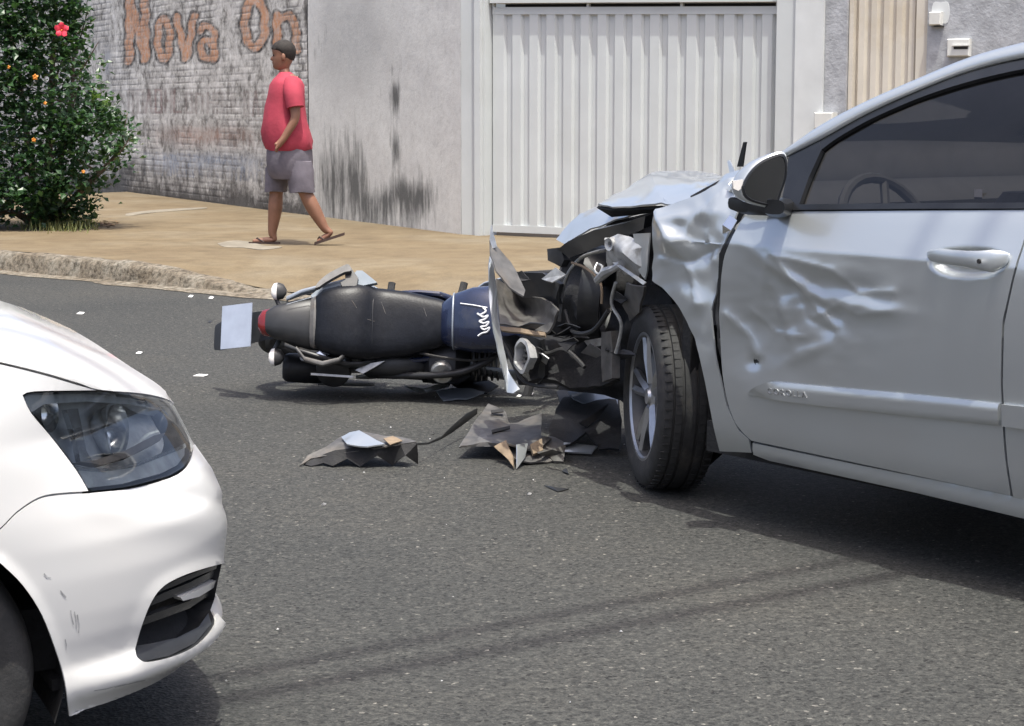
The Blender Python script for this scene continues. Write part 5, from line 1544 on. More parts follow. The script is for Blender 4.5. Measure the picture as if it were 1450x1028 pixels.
# scuffs and crack
M['scuff'] = simple('scuff_grey', (0.33, 0.33, 0.33), 0.8, var=0.4, scale=60)
def mark(nm, pts, wpx):
    up = [(x+wpx*random.uniform(.3, 1), y-wpx*random.uniform(.2, 1)) for x, y in pts]; dn = [(x-wpx*random.uniform(.3, 1), y+wpx*random.uniform(.2, 1)) for x, y in reversed(pts)]
    try: patch(nm, up+dn, xs, 'scuff', bmp, off=.0008, thick=0, step=4, disp=fox_disp)
    except Exception: pass
mark('scuff', [(62, 812), (66, 817), (72, 818)], 1.2)
mark('scuff', [(85, 836), (88, 841), (93, 846)], 1.2)
mark('scuff', [(100, 864), (101, 872), (104, 884)], 1.3)
mark('scuff', [(105, 866), (107, 876), (108, 890)], 1.2)
mark('scuff', [(109, 870), (112, 884), (111, 896)], 1.1)
mark('scuff', [(92, 905), (94, 914), (93, 920)], 1.0)
mark('crack', [(133, 978), (150, 975), (165, 971), (180, 968)], 1.0)
mark('crack', [(162, 973), (178, 969), (195, 965), (205, 963)], 1.1)
# ================================================================== MOTORCYCLE, lying on its right side
BF = Vector((.995, -.05, .0)).normalized()
BU = Vector((0, -.95, .31)); BU = (BU-BF*BU.dot(BF)).normalized()
BR = BF.cross(BU).normalized()
BA = at_y(457, 500, 9.2); BA.z = .218
def bk(f, u, r): return BA+BF*f+BU*(u-.30)+BR*r
mc = thing('motorcycle', 'black and navy motorcycle lying on its side in front of the crashed car', 'motorcycle', tuple(bk(.6, .6, 0)*1.0-Vector((0, 0, bk(.6, .6, 0).z))))
def moto_wheel(f, nm):
    c = bk(f, .30, 0); w_ = bpy.data.objects.new(nm, None); COL.objects.link(w_); w_.parent = mc; w_.location = c-origin_of(mc)
    prof = [(.302+(.046*math.cos(w)-.046), .046*math.sin(w)) for w in [2*math.pi*k/14 for k in range(14)]]
    MB().revolve(c, BR, prof, 44, True).build('tyre', 'rubber', w_)
    MB().revolve(c, BR, [(.228, .026), (.215, .018), (.215, -.018), (.228, -.026)], 40).build('rim', 'alloy', w_)
    a = BR.orthogonal().normalized(); b_ = BR.cross(a)
    for k in range(6):
        w = 2*math.pi*k/6; d = a*math.cos(w)+b_*math.sin(w); t_ = BR.cross(d)
        MB().loft([[c+d*.04+t_*.016+BR*.012, c+d*.04-t_*.016+BR*.012, c+d*.04-t_*.016-BR*.012, c+d*.04+t_*.016-BR*.012], [c+d*.22+t_*.011+BR*.008, c+d*.22-t_*.011+BR*.008, c+d*.22-t_*.011-BR*.008, c+d*.22+t_*.011-BR*.008]]).build('spoke', 'alloy', w_, sharp=30)
    MB().revolve(c, BR, [(.0001, .06), (.05, .055), (.06, .03), (.06, -.03), (.05, -.055), (.0001, -.06)], 20).build('hub', 'alloy', w_)
moto_wheel(0, 'rear_wheel'); moto_wheel(1.31, 'front_wheel')
def bring(f, u, r0, hu, hr, p=2.4, n=22): return ellipse_ring(bk(f, u, r0), BU, BR, hu, hr, n, p)
# seat: long, stepped
seat_mb = MB().loft([bring(*q) for q in ((.02, .775, 0, .010, .06), (.032, .775, 0, .040, .11, 2.8), (.07, .778, 0, .058, .142, 3), (.14, .776, 0, .066, .160, 3), (.22, .768, 0, .068, .168, 3), (.275, .748, 0, .060, .166, 3), (.30, .735, 0, .052, .160, 3), (.36, .730, 0, .050, .155, 3), (.44, .728, 0, .052, .146, 2.8), (.52, .735, 0, .052, .128), (.58, .745, 0, .050, .112), (.63, .76, 0, .04, .09), (.645, .765, 0, .015, .05))])
seat_mb.build('seat', 'seat', mc); bvs = bvh_surf(seat_mb.v, seat_mb.f, (560, 445))
MB().tube([bk(.292, .742+.054*math.cos(w), .163*math.sin(w)) for w in [(-1.35+2.7*k/24) for k in range(25)]], .0035, 6).build('seat_seam', 'trimblack', mc)
MB().loft([bring(.016, .765, 0, .05, .115), bring(.034, .768, 0, .057, .125), bring(.05, .768, 0, .052, .12)]).build('seat_trim', 'greyplastic', mc)
# tail
MB().loft([bring(*q) for q in ((.10, .70, 0, .06, .125), (.0, .725, 0, .065, .118), (-.08, .74, 0, .055, .098), (-.15, .75, 0, .042, .075), (-.19, .752, 0, .025, .05))]).build('tail_cowl', 'blackplastic', mc)
MB().loft([bring(*q) for q in ((-.17, .735, 0, .045, .065), (-.205, .735, 0, .040, .058), (-.225, .73, 0, .025, .035))]).build('tail_light', 'redlens', mc)
for s_ in (-1, 1):
    MB().loft([ellipse_ring(bk(f, u, s_*r), BU, BR, hu, .012, 12, 2.5) for f, u, r, hu in ((-.10, .76, .105, .008), (-.03, .76, .135, .030), (.08, .75, .165, .040), (.18, .74, .190, .038), (.24, .73, .185, .025), (.30, .70, .16, .01))]).build('tail_side_panel', 'mcsilver' if s_ < 0 else 'blackplastic', mc)
    if s_ < 0: MB().tube([bk(-.09, .805, s_*.07), bk(.04, .80, s_*.11)], .0018, 6).build('trim_line', 'mcsilver', mc)
# grab rail standing up on the left: a flat blade over the silver flank
def bplane(f, u, r): return plane_surf(bk(f, u, r), BU*.9-BR*.3)
patch('grab_rail', curve2([(446, 408), (450, 400), (462, 389), (478, 380), (491, 374), (496, 377), (497, 383), (488, 385), (476, 391), (462, 399), (452, 406)], 3), bplane(.08, .82, -.2), 'greyplastic', mc, thick=.022, step=5)
patch('rail_bracket', [(488, 382), (497, 379), (507, 393), (505, 404), (486, 408), (482, 400), (489, 396)], bplane(.1, .80, -.18), 'blackplastic', mc, thick=.03, step=5)
patch('tail_flank', [(440, 418), (452, 408), (476, 398), (497, 392), (505, 383), (513, 383), (527, 394), (534, 400), (515, 404), (480, 409), (456, 416), (444, 424)], bplane(.1, .785, -.15), 'flank', mc, thick=.02, step=5)
gr = MB(); gr.loft([ellipse_ring(bk(f, u, r), BU, BR, .016, .012, 10, 2.6) for f, u, r in ((-.04, .80, .13), (.0, .815, .18), (.08, .815, .20), (.15, .80, .18), (.19, .77, .13))])
gr.build('grab_rail', 'greyplastic', mc)
# rear mudguard, number plate, indicators
MB().loft([ellipse_ring(bk(f, u, 0), BU*.6+BF*.8, BR, .012, hr, 14, 3) for f, u, hr in ((-.12, .70, .06), (-.22, .67, .07), (-.30, .60, .075), (-.38, .52, .075), (-.45, .44, .07), (-.485, .40, .06))]).build('rear_mudguard', 'blackplastic', mc)
pl = MB(); c = bk(-.34, .66, 0); pu = (BU*.45+BF*.85).normalized(); pn = BR.cross(pu).normalized()
pl.box(c, pu, BR, pn, .085, .10, .002); pl.build('number_plate', 'platewhite', mc, sharp=30)
for s_, mt in ((-1, 'clear'), (1, 'amber')):
    w_ = MB().tube([bk(-.13, .70, s_*.06), bk(-.155, .705, s_*.115)], .010, 8).build('indicator_stalk', 'blackplastic', mc)
    MB().loft([ellipse_ring(bk(-.155+d, .71, s_*.15), BU, BR, hu, hr, 16, 2.2) for d, hu, hr in ((.045, .008, .012), (.03, .022, .034), (.005, .027, .042))]).build('indicator_body', 'blackplastic', w_)
    MB().loft([ellipse_ring(bk(-.155+d, .71, s_*.15), BU, BR, hu, hr, 16, 2.2) for d, hu, hr in ((.004, .026, .041), (-.012, .022, .036), (-.022, .012, .02))]).build('indicator_lens', 'clear', w_)
# tank and side covers
tank = MB().loft([bring(*q) for q in ((.60, .76, 0, .05, .09), (.66, .79, 0, .085, .125), (.74, .82, 0, .10, .145), (.84, .84, 0, .105, .15), (.95, .84, 0, .10, .14), (1.03, .82, 0, .08, .10), (1.07, .80, 0, .04, .05))])
tank.build('fuel_tank', 'navy', mc)
for s_ in (-1, 1):
    MB().loft([ellipse_ring(bk(f, u, s_*r), BU, BR, hu, .018, 14, 3) for f, u, r, hu in ((.30, .60, .135, .02), (.36, .60, .15, .08), (.48, .60, .155, .095), (.58, .62, .145, .085), (.64, .63, .13, .03))]).build('side_cover', 'navy', mc)
    MB().loft([ellipse_ring(bk(f, u, s_*r), BU, BR, hu, .012, 14, 3) for f, u, r, hu in ((.70, .62, .15, .02), (.78, .62, .19, .10), (.90, .64, .215, .12), (1.02, .68, .21, .07), (1.10, .72, .19, .01))]).build('tank_shroud', 'mcsilver', mc)
MB().tube(ellipse_ring(bk(.655, .79, 0), BU, BR, .085, .125, 22, 2.4)[-7:]+ellipse_ring(bk(.655, .79, 0), BU, BR, .085, .125, 22, 2.4)[:7], .004, 6).build('tank_trim', 'mcsilver', mc)
# white script on the tank, a flowing stroke
TS = []
tree_v = []
sc_pts = [(684, 436), (688, 441), (680, 446), (676, 444), (684, 449), (691, 447), (687, 452), (679, 455), (685, 458), (692, 456), (688, 462), (681, 463), (686, 467), (693, 464), (690, 470), (683, 472), (677, 476)]
tsurf = bvh_surf(tank.v, tank.f, (690, 455))
def tanksurf(px, py): return tsurf(px, py)[0]
pts3 = [tanksurf(x, y)+BU*.004 for x, y in sc_pts]
MB().tube(catmull(pts3, 4), .0042, 6).build('tank_script', 'whitelettering', mc)
pts3 = [tanksurf(x, y)+BU*.004 for x, y in ((652, 430), (668, 432), (690, 436))]
MB().tube(pts3, .003, 6).build('tank_pinstripe', 'whitelettering', mc)
# rear hugger and chain case: the dark bulk under the tail
MB().loft([ellipse_ring(bk(.33*math.cos(w), .30+.33*math.sin(w), 0), BR, BF*math.cos(w)+BU*math.sin(w), .085, .010, 12, 3) for w in (0.25, .6, 1.0, 1.5, 1.9, 2.3)]).build('rear_hugger', 'blackplastic', mc)
MB().loft([ellipse_ring(bk(f, .35, .125), BU, BR, hu, .022, 14, 3) for f, hu in ((-.10, .03), (-.04, .075), (.1, .085), (.28, .075), (.40, .03))]).build('chain_case', 'exhaust', mc)
MB().loft([ellipse_ring(bk(f, u, .135), BU, BR, hu, .03, 14, 3) for f, u, hu in ((.02, .56, .03), (.10, .55, .09), (.26, .53, .11), (.40, .50, .10), (.48, .48, .03))]).build('battery_box', 'blackplastic', mc)
MB().loft([ellipse_ring(bk(f, u, .175), BU, BR, hu, .022, 14, 3) for f, u, hu in ((.48, .36, .03), (.54, .38, .11), (.68, .40, .12), (.78, .42, .04))]).build('engine_cover', 'exhaust', mc)
MB().loft([ellipse_ring(bk(f, u, .165), BU, BR, hu, hr, 16, 3.2) for f, u, hu, hr in ((.22, .60, .03, .03), (.26, .61, .08, .055), (.38, .62, .09, .06), (.50, .62, .06, .05), (.54, .62, .02, .02))]).build('side_panel', 'blackplastic', mc)
MB().loft([ellipse_ring(bk(f, u, .155), BU, BR, hu, hr, 16, 3.6) for f, u, hu, hr in ((.50, .60, .04, .05), (.54, .60, .10, .085), (.66, .62, .11, .09), (.72, .62, .05, .06))]).build('crankcase', 'exhaust', mc)
for k in range(5):
    MB().loft([ellipse_ring(bk(.735+.026*k+d, .63+.006*k, .12), BU, BR, .085, .115, 14, 4) for d in (0, .009)]).build('cooling_fin', 'exhaust', mc, sharp=30)
MB().revolve(bk(.60, .70, .215), (BR*.6+BU*.8), [(.0001, .012), (.045, .012), (.052, .004), (.054, -.02)], 22).build('clutch_cover', 'steel', mc)
MB().tube(catmull([bk(.86, .70, .10), bk(.80, .74, .17), bk(.66, .74, .225), bk(.46, .68, .225), bk(.30, .60, .21)], 5), .016, 10).build('header_pipe', 'exhaust', mc)
MB().tube(catmull([bk(.50, .72, .13), bk(.60, .78, .16), bk(.74, .76, .17), bk(.88, .74, .14)], 5), .006, 6).build('clutch_cable', 'rubber', mc)
bp2 = plane_surf(bk(0, .72, .16), BU)
patch('swingarm_plate', [(424, 506), (440, 504), (470, 507), (489, 510), (491, 514), (470, 514), (440, 512), (426, 510)], bp2, 'castalu', mc, thick=.02, step=5)
patch('foot_guard_plate', [(503, 524), (520, 515), (545, 511), (532, 519), (514, 529)], bp2, 'castalu', mc, thick=.01, step=5)
MB().revolve(bp2(457, 503)[0], BU, [(.0001, .03), (.017, .03), (.019, .01), (.028, .01), (.03, .0)], 14).build('axle_end', 'chrome', mc)
MB().revolve(bp2(470, 522)[0]-BU*.05, (BU*.8+BR*.6), [(.0001, .03), (.05, .028), (.075, .015), (.082, -.03)], 26).build('brake_drum', 'exhaust', mc)
sa, sb_ = bp2(452, 474)[0], bp2(516, 505)[0]
MB().tube([sa, sb_], [.016, .016], 10).build('damper', 'exhaust', mc)
dv = (sb_-sa).normalized(); e1 = dv.orthogonal().normalized(); e2 = dv.cross(e1)
MB().tube([sa.lerp(sb_, .12+.76*k/90)+(e1*math.cos(k*.5)+e2*math.sin(k*.5))*.026 for k in range(91)], .005, 6).build('damper_spring', 'steel', mc)
patch('brake_rod', [(440, 528), (500, 532), (500, 535), (440, 531)], bp2, 'castalu', mc, thick=.008, step=6)
for (x0, y0, x1, y1) in ((498, 425, 505, 436), (540, 428, 546, 444), (520, 452, 530, 455), (600, 436, 604, 448)):
    P_ = [bvs(x0, y0)[0], bvs((x0+x1)/2, (y0+y1)/2)[0], bvs(x1, y1)[0]]
    if all(p is not None for p in P_): MB().tube([p+BU*.0006 for p in P_], .0012, 5).build('scratch', 'greyplastic', mc)
# frame, engine, exhaust, swingarm
en = MB(); en.loft([bring(f, .42, 0, hu, hr, 3.5) for f, hu, hr in ((.36, .10, .10), (.42, .16, .17), (.62, .18, .185), (.76, .16, .17), (.86, .09, .10))])
en.build('engine', 'exhaust', mc)
for k in range(6):
    MB().loft([bring(.70+.02*k+d, .55+.022*k, 0, .055, .075, 4, 12) for d in (0, .006)]).build('cylinder_fin', 'steel', mc, sharp=30)
for s_ in (-1, 1):
    MB().tube([bk(0, .30, s_*.10), bk(.25, .34, s_*.10), bk(.52, .40, s_*.09)], [.022, .024, .026], 8).build('swingarm', 'exhaust', mc)
    MB().tube([bk(.06, .34, s_*.13), bk(.22, .66, s_*.13)], .028, 10).build('shock_absorber', 'steel', mc)
    MB().tube([bk(.30, .33, s_*.10), bk(.32, .31, s_*(.285 if s_ < 0 else .17))], .017, 8).build('passenger_peg', 'rubber', mc)
    MB().tube([bk(.62, .30, s_*.12), bk(.66, .30, s_*(.29 if s_ < 0 else .19))], .018, 8).build('footpeg', 'rubber', mc)
    MB().tube([bk(-.06, .70, s_*.09), bk(.3, .68, s_*.10), bk(.62, .68, s_*.09), bk(.98, .84, s_*.04)], .014, 8).build('frame_tube', 'exhaust', mc)
    MB().tube([bk(1.31, .30, s_*.09), bk(1.04, .88, s_*.09)], .022, 10).build('fork_leg', 'steel', mc)
MB().revolve(bk(0, .30, .10), BR, [(.0001, .045), (.014, .045), (.016, .02), (.024, .02), (.026, .0), (.0001, 0)], 12).build('axle_nut', 'chrome', mc)
MB().box(bk(.03, .31, .128), BF, BU, BR, .07, .014, .006).build('chain_adjuster', 'castalu', mc, sharp=30)
MB().loft([ellipse_ring(bk(f, u, .11), BU, BR, .022, .012, 10, 3) for f, u in ((-.02, .40), (.12, .43), (.30, .42), (.42, .40))]).build('chain_guard', 'greyplastic', mc)
XA = (BF+BU*-.22).normalized()
MB().revolve(bk(-.15, .46, .150), XA, [(.020, .03), (.022, .0), (.048, -.006), (.060, .004), (.067, .02), (.070, .10), (.067, .17), (.052, .24), (.028, .30), (.0001, .30)], 24).build('silencer', 'exhaust', mc)
MB().revolve(bk(-.152, .46, .150), XA, [(.0001, .01), (.020, .01), (.022, -.001), (.036, -.003), (.042, .003)], 18).build('silencer_outlet', 'slot', mc)
MB().loft([ellipse_ring(bk(f, u, .215), BU, BR, hu, .005, 12, 3) for f, u, hu in ((.0, .40, .01), (.04, .40, .034), (.20, .39, .034), (.26, .385, .01))]).build('heat_shield', 'castalu', mc)
MB().tube([bk(.30, .37, .16), bk(.50, .24, .15), bk(.78, .22, .10), bk(.90, .38, .05), bk(.86, .55, .03)], .019, 10).build('exhaust_pipe', 'steel', mc)
MB().loft([ellipse_ring(bk(f, u, .19), BU, BR, hu, .008, 12, 3) for f, u, hu in ((.18, .44, .006), (.24, .46, .05), (.34, .50, .035), (.40, .50, .006))]).build('foot_guard', 'castalu', mc)
MB().tube([bk(1.14, .98, -.20), bk(1.10, 1.0, 0), bk(1.02, .97, .28)], .014, 8).build('handlebar', 'exhaust', mc)
MB().tube([bk(1.02, .97, .24), bk(.99, .955, .36)], .019, 8).build('grip', 'rubber', mc)
MB().revolve(bk(1.20, .86, 0), BF, [(.0001, .06), (.06, .05), (.09, .02), (.095, -.03), (.05, -.09), (.0001, -.1)], 20).build('headlamp', 'blackplastic', mc)
MB().loft([ellipse_ring(bk(1.31+.33*math.sin(w), .30+.33*math.cos(w), 0), BR, BU*math.cos(w)+BF*math.sin(w), .06, .008, 10, 3) for w in (-.9, -.5, 0, .4, .8)]).build('front_mudguard', 'navy', mc)
MB().tube([bk(.45, .30, -.16), bk(.60, .28, -.20), bk(.74, .30, -.22)], [.008, .01, .012], 8).build('gear_lever', 'steel', mc)
MB().tube([bk(.40, .25, -.10), bk(.20, .20, -.14), bk(.10, .17, -.15)], .011, 8).build('side_stand', 'exhaust', mc)

# ================================================================== DEBRIS
def gp(px, py, h): return at_z(px, py, h)
def debris(name, pts, faces, mat, label, cat='car part', thick=.006, sub=2, rough=.006, group=None, sharp=40):
    V = [gp(*p) for p in pts]
    c = sum(V, Vector())/len(V); loc = (c.x, c.y, 0)
    o = pxpoly_mesh(name, V, faces, mat, None, thick, sub=sub, rough=rough, sharp=sharp)
    o.data.transform(Matrix.Translation(-Vector(loc))); o.location = loc
    lo = min((o.matrix_world @ v.co).z if False else v.co.z for v in o.data.vertices)
    if lo < .002:
        for v in o.data.vertices: v.co.z = max(v.co.z, .002)
    return tag(o, label, cat, group)
# shell of bumper corner lying like a low tent
d1 = thing('bumper_fragment', 'grey and silver bumper corner fragment lying alone on the asphalt', 'car part', tuple(gp(510, 655, 0)))
def dpart(par, name, pts, faces, mat, thick=.005, sub=2, rough=.005):
    V = [gp(*p) for p in pts]
    return pxpoly_mesh(name, V, faces, mat, par, thick, sub=sub, rough=rough)
dpart(d1, 'outer_skin', [(424, 660, .004), (436, 645, .03), (462, 634, .055), (490, 628, .075), (545, 634, .075), (590, 627, .085), (575, 622, .09), (545, 618, .09), (505, 612, .09), (484, 620, .075), (440, 650, .02)],
      [(0, 1, 10), (1, 2, 10), (2, 3, 4, 10), (2, 9, 3), (3, 9, 8, 7), (3, 7, 4), (4, 7, 6, 5)], 'dustplastic')
dpart(d1, 'painted_corner', [(484, 620, .085), (496, 614, .1), (509, 611.5, .11), (545, 630, .085), (520, 634, .08), (492, 631, .08)], [(0, 1, 2, 5), (2, 3, 4, 5)], 'silver')
tp_ = [(430, 657, .006), (452, 646, .03), (475, 638, .055), (498, 635, .065), (521, 634, .072), (545, 633, .075), (568, 630, .08), (590, 628, .085)]
bt_ = [(440, 660, .003), (458, 656, .010), (472, 661, .003), (492, 650, .028), (510, 661, .003), (534, 645, .045), (556, 659, .003), (574, 645, .045), (591, 657, .004)]
dpart(d1, 'inner_wall', tp_+bt_, [q for i in range(8) for q in (((i, 8+i, 9+i),) + (((i, 9+i, i+1),) if i < 7 else ()))], 'matteblack', .004, 1, .006)
dpart(d1, 'orange_sticker', [(543, 622, .098), (556, 617, .1), (570, 624, .095), (552, 629, .092)], [(0, 1, 2, 3)], 'foam', .003, 1)
V = [gp(*p) for p in ((588, 629, .08), (606, 628, .06), (625, 620, .05), (640, 608, .06), (660, 592, .08), (676, 582, .09))]
st = MB().loft([ellipse_ring(p, UP, Vector((0, 1, 0)), h, .006, 8, 3) for p, h in zip(V, (.004, .004, .006, .014, .018, .012))])
o = st.build('torn_strip', 'blackplastic', None, loc=tuple(gp(630, 640, 0))); tag(o, 'twisted black plastic strip linking two bumper fragments on the road', 'car part')
# centre heap
d2 = thing('undertray_fragment', 'dusty grey crumpled undertray with tan foam blocks beside the front wheel', 'car part', tuple(gp(735, 650, 0)))
dpart(d2, 'tray_sheet', [(652, 632, .05), (672, 600, .09), (690, 575, .10), (712, 584, .08), (722, 603, .06), (768, 588, .09), (766, 622, .07), (780, 625, .06), (760, 640, .04), (720, 632, .06), (690, 632, .05), (700, 612, .07)],
      [(0, 1, 11, 10), (1, 2, 3, 11), (3, 4, 11), (4, 5, 6, 11), (6, 7, 8), (6, 8, 9, 11), (9, 10, 11)], 'dustplastic', .008, 3, .012)
dpart(d2, 'side_flap', [(650, 633, .045), (676, 598, .09), (695, 628, .06), (705, 632, .05)], [(0, 1, 2), (0, 2, 3)], 'greyplastic', .006, 2, .01)
dpart(d2, 'front_skirt', [(700, 628, .06), (780, 622, .06), (798, 628, .05), (799, 650, .01), (775, 655, .005), (740, 658, .005), (716, 645, .02)], [(0, 1, 5, 6), (1, 2, 3, 4, 5)], 'greyplastic', .006, 2, .015)
dpart(d2, 'foam_block', [(700, 634, .055), (718, 626, .075), (728, 648, .03), (728, 664, .004), (714, 645, .03)], [(0, 1, 2, 4), (2, 3, 4)], 'foam', .012, 1, .004)
dpart(d2, 'foam_block', [(750, 632, .06), (766, 624, .075), (768, 640, .04), (754, 646, .03)], [(0, 1, 2, 3)], 'foam', .012, 1, .004)
dpart(d2, 'silver_tongue', [(731, 630, .075), (747, 628, .075), (742, 648, .03), (731, 664, .004)], [(0, 1, 2, 3)], 'silver', .004, 1, .002)
dpart(d2, 'torn_edge', [(760, 640, .05), (799, 632, .05), (798, 655, .004), (784, 655, .004), (774, 646, .02)], [(0, 1, 2, 3, 4)], 'dustplastic', .008, 1, .006)
dpart(d2, 'slot_mark', [(695, 582, .105), (713, 580, .105), (713, 584, .1), (696, 586, .1)], [(0, 1, 2, 3)], 'slot', .004, 0)
dpart(d2, 'slot_mark', [(696, 610, .085), (722, 604, .085), (722, 608, .08), (697, 614, .08)], [(0, 1, 2, 3)], 'slot', .004, 0)
# black heap with blue-grey plate
d3 = thing('splash_shield', 'black broken splash shield heaped under the car in front of the wheel', 'car part', tuple(gp(830, 640, 0)))
dpart(d3, 'shield_sheet', [(780, 640, .01), (778, 610, .05), (792, 575, .10), (805, 552, .13), (875, 552, .14), (880, 600, .08), (878, 640, .02), (850, 640, .01), (830, 615, .07), (815, 632, .03)],
      [(0, 1, 9), (1, 2, 8, 9), (2, 3, 4, 8), (4, 5, 8), (5, 6, 7, 8)], 'matteblack', .008, 3, .02)
dpart(d3, 'flat_plate', [(804, 556, .14), (876, 553, .15), (874, 586, .09), (840, 578, .10), (812, 566, .125)], [(0, 1, 2, 3, 4)], 'mcsilver', .006, 1, .002)
dpart(d3, 'blade_shard', [(820, 600, .10), (862, 572, .14), (846, 594, .10), (830, 606, .085)], [(0, 1, 2, 3)], 'blackplastic', .006, 1, .004)
dpart(d3, 'tan_flap', [(788, 556, .13), (808, 546, .15), (806, 566, .11), (795, 578, .09)], [(0, 1, 2, 3)], 'dustplastic', .006, 1, .004)
debris('silver_shard', [(780, 630, .03), (800, 628, .035), (846, 634, .02), (838, 645, .004), (800, 642, .006)], [(0, 1, 4), (1, 2, 3, 4)], 'silver', 'pointed silver shard at the edge of the black splash shield')
debris('trim_shard', [(574, 546, .03), (600, 550, .03), (640, 540, .05), (636, 548, .03), (604, 556, .01), (590, 554, .01)], [(0, 1, 4, 5), (1, 2, 3, 4)], 'steel', 'thin curved grey trim strip on the ground below the motorcycle seat')
debris('panel_shard', [(618, 556, .02), (640, 551, .03), (672, 552, .02), (690, 556, .012), (660, 566, .003), (628, 568, .003)], [(0, 1, 5), (1, 2, 4, 5), (2, 3, 4)], 'mcsilver', 'pale bluish panel shard lying below the motorcycle tank')
debris('black_shard', [(640, 546, .03), (690, 538, .05), (706, 548, .03), (690, 558, .01), (660, 556, .01)], [(0, 1, 2, 3, 4)], 'blackplastic', 'black plastic shard between the motorcycle and the hanging bumper')
debris('flat_chip', [(770, 687, .004), (782, 689, .01), (806, 692, .004), (790, 696, .004)], [(0, 1, 2, 3)], 'blackplastic', 'small black plastic chip lying alone before the undertray', thick=.004, sub=0)
debris('flat_chip', [(796, 668, .004), (802, 664, .01), (806, 672, .004)], [(0, 1, 2)], 'blackplastic', 'tiny dark chip close to the tan foam blocks', thick=.003, sub=0)
for (x, y, w_, l_, mt) in ((284, 531, 11, 'flat white scrap on the road left of the motorcycle tail', 'paperwhite'), (197, 499, 5, 'small white scrap midway between white car and kerb', 'paperwhite'), (270, 419, 4, 'tiny white scrap on the road beside the sandy gutter', 'paperwhite'), (299, 421, 4, 'tiny white scrap where the kerb drops', 'paperwhite'), (297, 455, 3, 'tiny black chip behind the motorcycle tail', 'blackplastic'),
                        (114, 443, 6, 'thin pale scrap just beyond the white hood', 'paperwhite'), (735, 560, 4, 'white plastic crumb under the hanging bumper', 'paperwhite'), (752, 557, 4, 'pale crumb beside the fallen splash shield', 'paperwhite'), (459, 714, 3, 'tiny white chip on the open road below the bumper fragment', 'paperwhite'), (750, 699, 3, 'tiny pale chip near the lone black chip', 'paperwhite'), (613, 613, 3, 'small dark chip above the twisted strip', 'blackplastic')):
    debris('road_scrap', [(x-w_, y+1.2, .003), (x-w_*.2, y-1.6, .012), (x+w_, y-.8, .006), (x+w_*.4, y+1.8, .003)], [(0, 1, 2, 3)], mt, l_, 'scrap', .003, 0, 0, 'litter on the road')
# fine broken glass and grit
V, F = [], []
R = random.Random(11)
for k in range(80):
    if k < 50: px, py = R.gauss(700, 120), R.gauss(590, 40)
    elif k < 62: px, py = R.uniform(420, 900), R.uniform(600, 760)
    else: px, py = R.uniform(0, 1000), R.uniform(400, 1020)
    if py < 430: continue
    p = gp(px, py, .003); s_ = R.uniform(.002, .005); a = R.uniform(0, 6.28)
    d = Vector((math.cos(a), math.sin(a), 0))*s_; e = Vector((-d.y, d.x, 0))*.6
    i = len(V); V += [p+d, p+e, p-d, p-e, p+Vector((0, 0, s_*.8))]; F += [(i, i+1, i+4), (i+1, i+2, i+4), (i+2, i+3, i+4), (i+3, i, i+4)]
o = obj('glass_crumbs', V, F, 'castalu', None, smooth=False, loc=tuple(gp(700, 600, 0))); o['kind'] = 'stuff'
tag(o, 'fine broken glass and grit scattered over the asphalt', 'debris')

# ================================================================== PERSON
DP = at_z(415, 346, Zs).y
def pp(px, py, dy=0.0): return at_y(px, py, DP+dy)
person = thing('person', 'walking person in red T-shirt, grey shorts and flip-flops on the pavement', 'person', tuple(pp(415, 348)))
def skinned(name, joints, edges, mat, parent, sub=2, root=None):
    names = list(joints); idx = {k: i for i, k in enumerate(names)}
    me = bpy.data.meshes.new(name); off = origin_of(parent)
    me.from_pydata([tuple(joints[k][0]-off) for k in names], [(idx[a], idx[b_]) for a, b_ in edges], [])
    o = bpy.data.objects.new(name, me); COL.objects.link(o)
    md = o.modifiers.new('skin', 'SKIN'); md.use_smooth_shade = True
    if not me.skin_vertices: me.skin_vertices.new()
    for k in names:
        r_ = joints[k][1]; me.skin_vertices[0].data[idx[k]].radius = r_ if isinstance(r_, tuple) else (r_, r_)
    me.skin_vertices[0].data[idx[root or names[0]]].use_root = True
    sb = o.modifiers.new('sub', 'SUBSURF'); sb.levels = sub; sb.render_levels = sub
    dg = bpy.context.evaluated_depsgraph_get()
    m2 = bpy.data.meshes.new_from_object(o.evaluated_get(dg))
    o.modifiers.clear(); o.data = m2; bpy.data.meshes.remove(me)
    m2.materials.clear(); m2.materials.append(M[mat])
    m2.polygons.foreach_set('use_smooth', [True]*len(m2.polygons))
    o.parent = parent
    return o
J = {'pelvis': (pp(410, 222), .13), 'spine': (pp(408, 190), .14), 'chest': (pp(409, 145), .13), 'upper': (pp(409, 118), .09), 'neck': (pp(404, 106), .055), 'jaw': (pp(401, 92), .052),
     'shL': (pp(414, 121, -.19), .065), 'elL': (pp(419, 168, -.25), .042), 'wrL': (pp(400, 199, -.27), .030), 'paL': (pp(395, 205, -.27), .030),
     'shR': (pp(412, 121, .19), .065), 'elR': (pp(412, 168, .25), .042), 'wrR': (pp(392, 196, .26), .03), 'paR': (pp(386, 203, .26), .03),
     'hipF': (pp(397, 238, .10), .10), 'knF': (pp(391, 272, .10), .060), 'caF': (pp(390, 294, .10), .068), 'anF': (pp(385, 333, .10), .037), 'heF': (pp(390, 339.5, .10), .032), 'baF': (pp(370, 340.5, .10), .027), 'toF': (pp(357, 342, .10), .018),
     'hipB': (pp(423, 238, -.10), .10), 'knB': (pp(431, 270, -.10), .060), 'caB': (pp(442, 292, -.10), .068), 'anB': (pp(462, 327, -.10), .037), 'heB': (pp(470, 329, -.10), .032), 'baB': (pp(457, 338, -.10), .027), 'toB': (pp(449, 343, -.10), .018)}
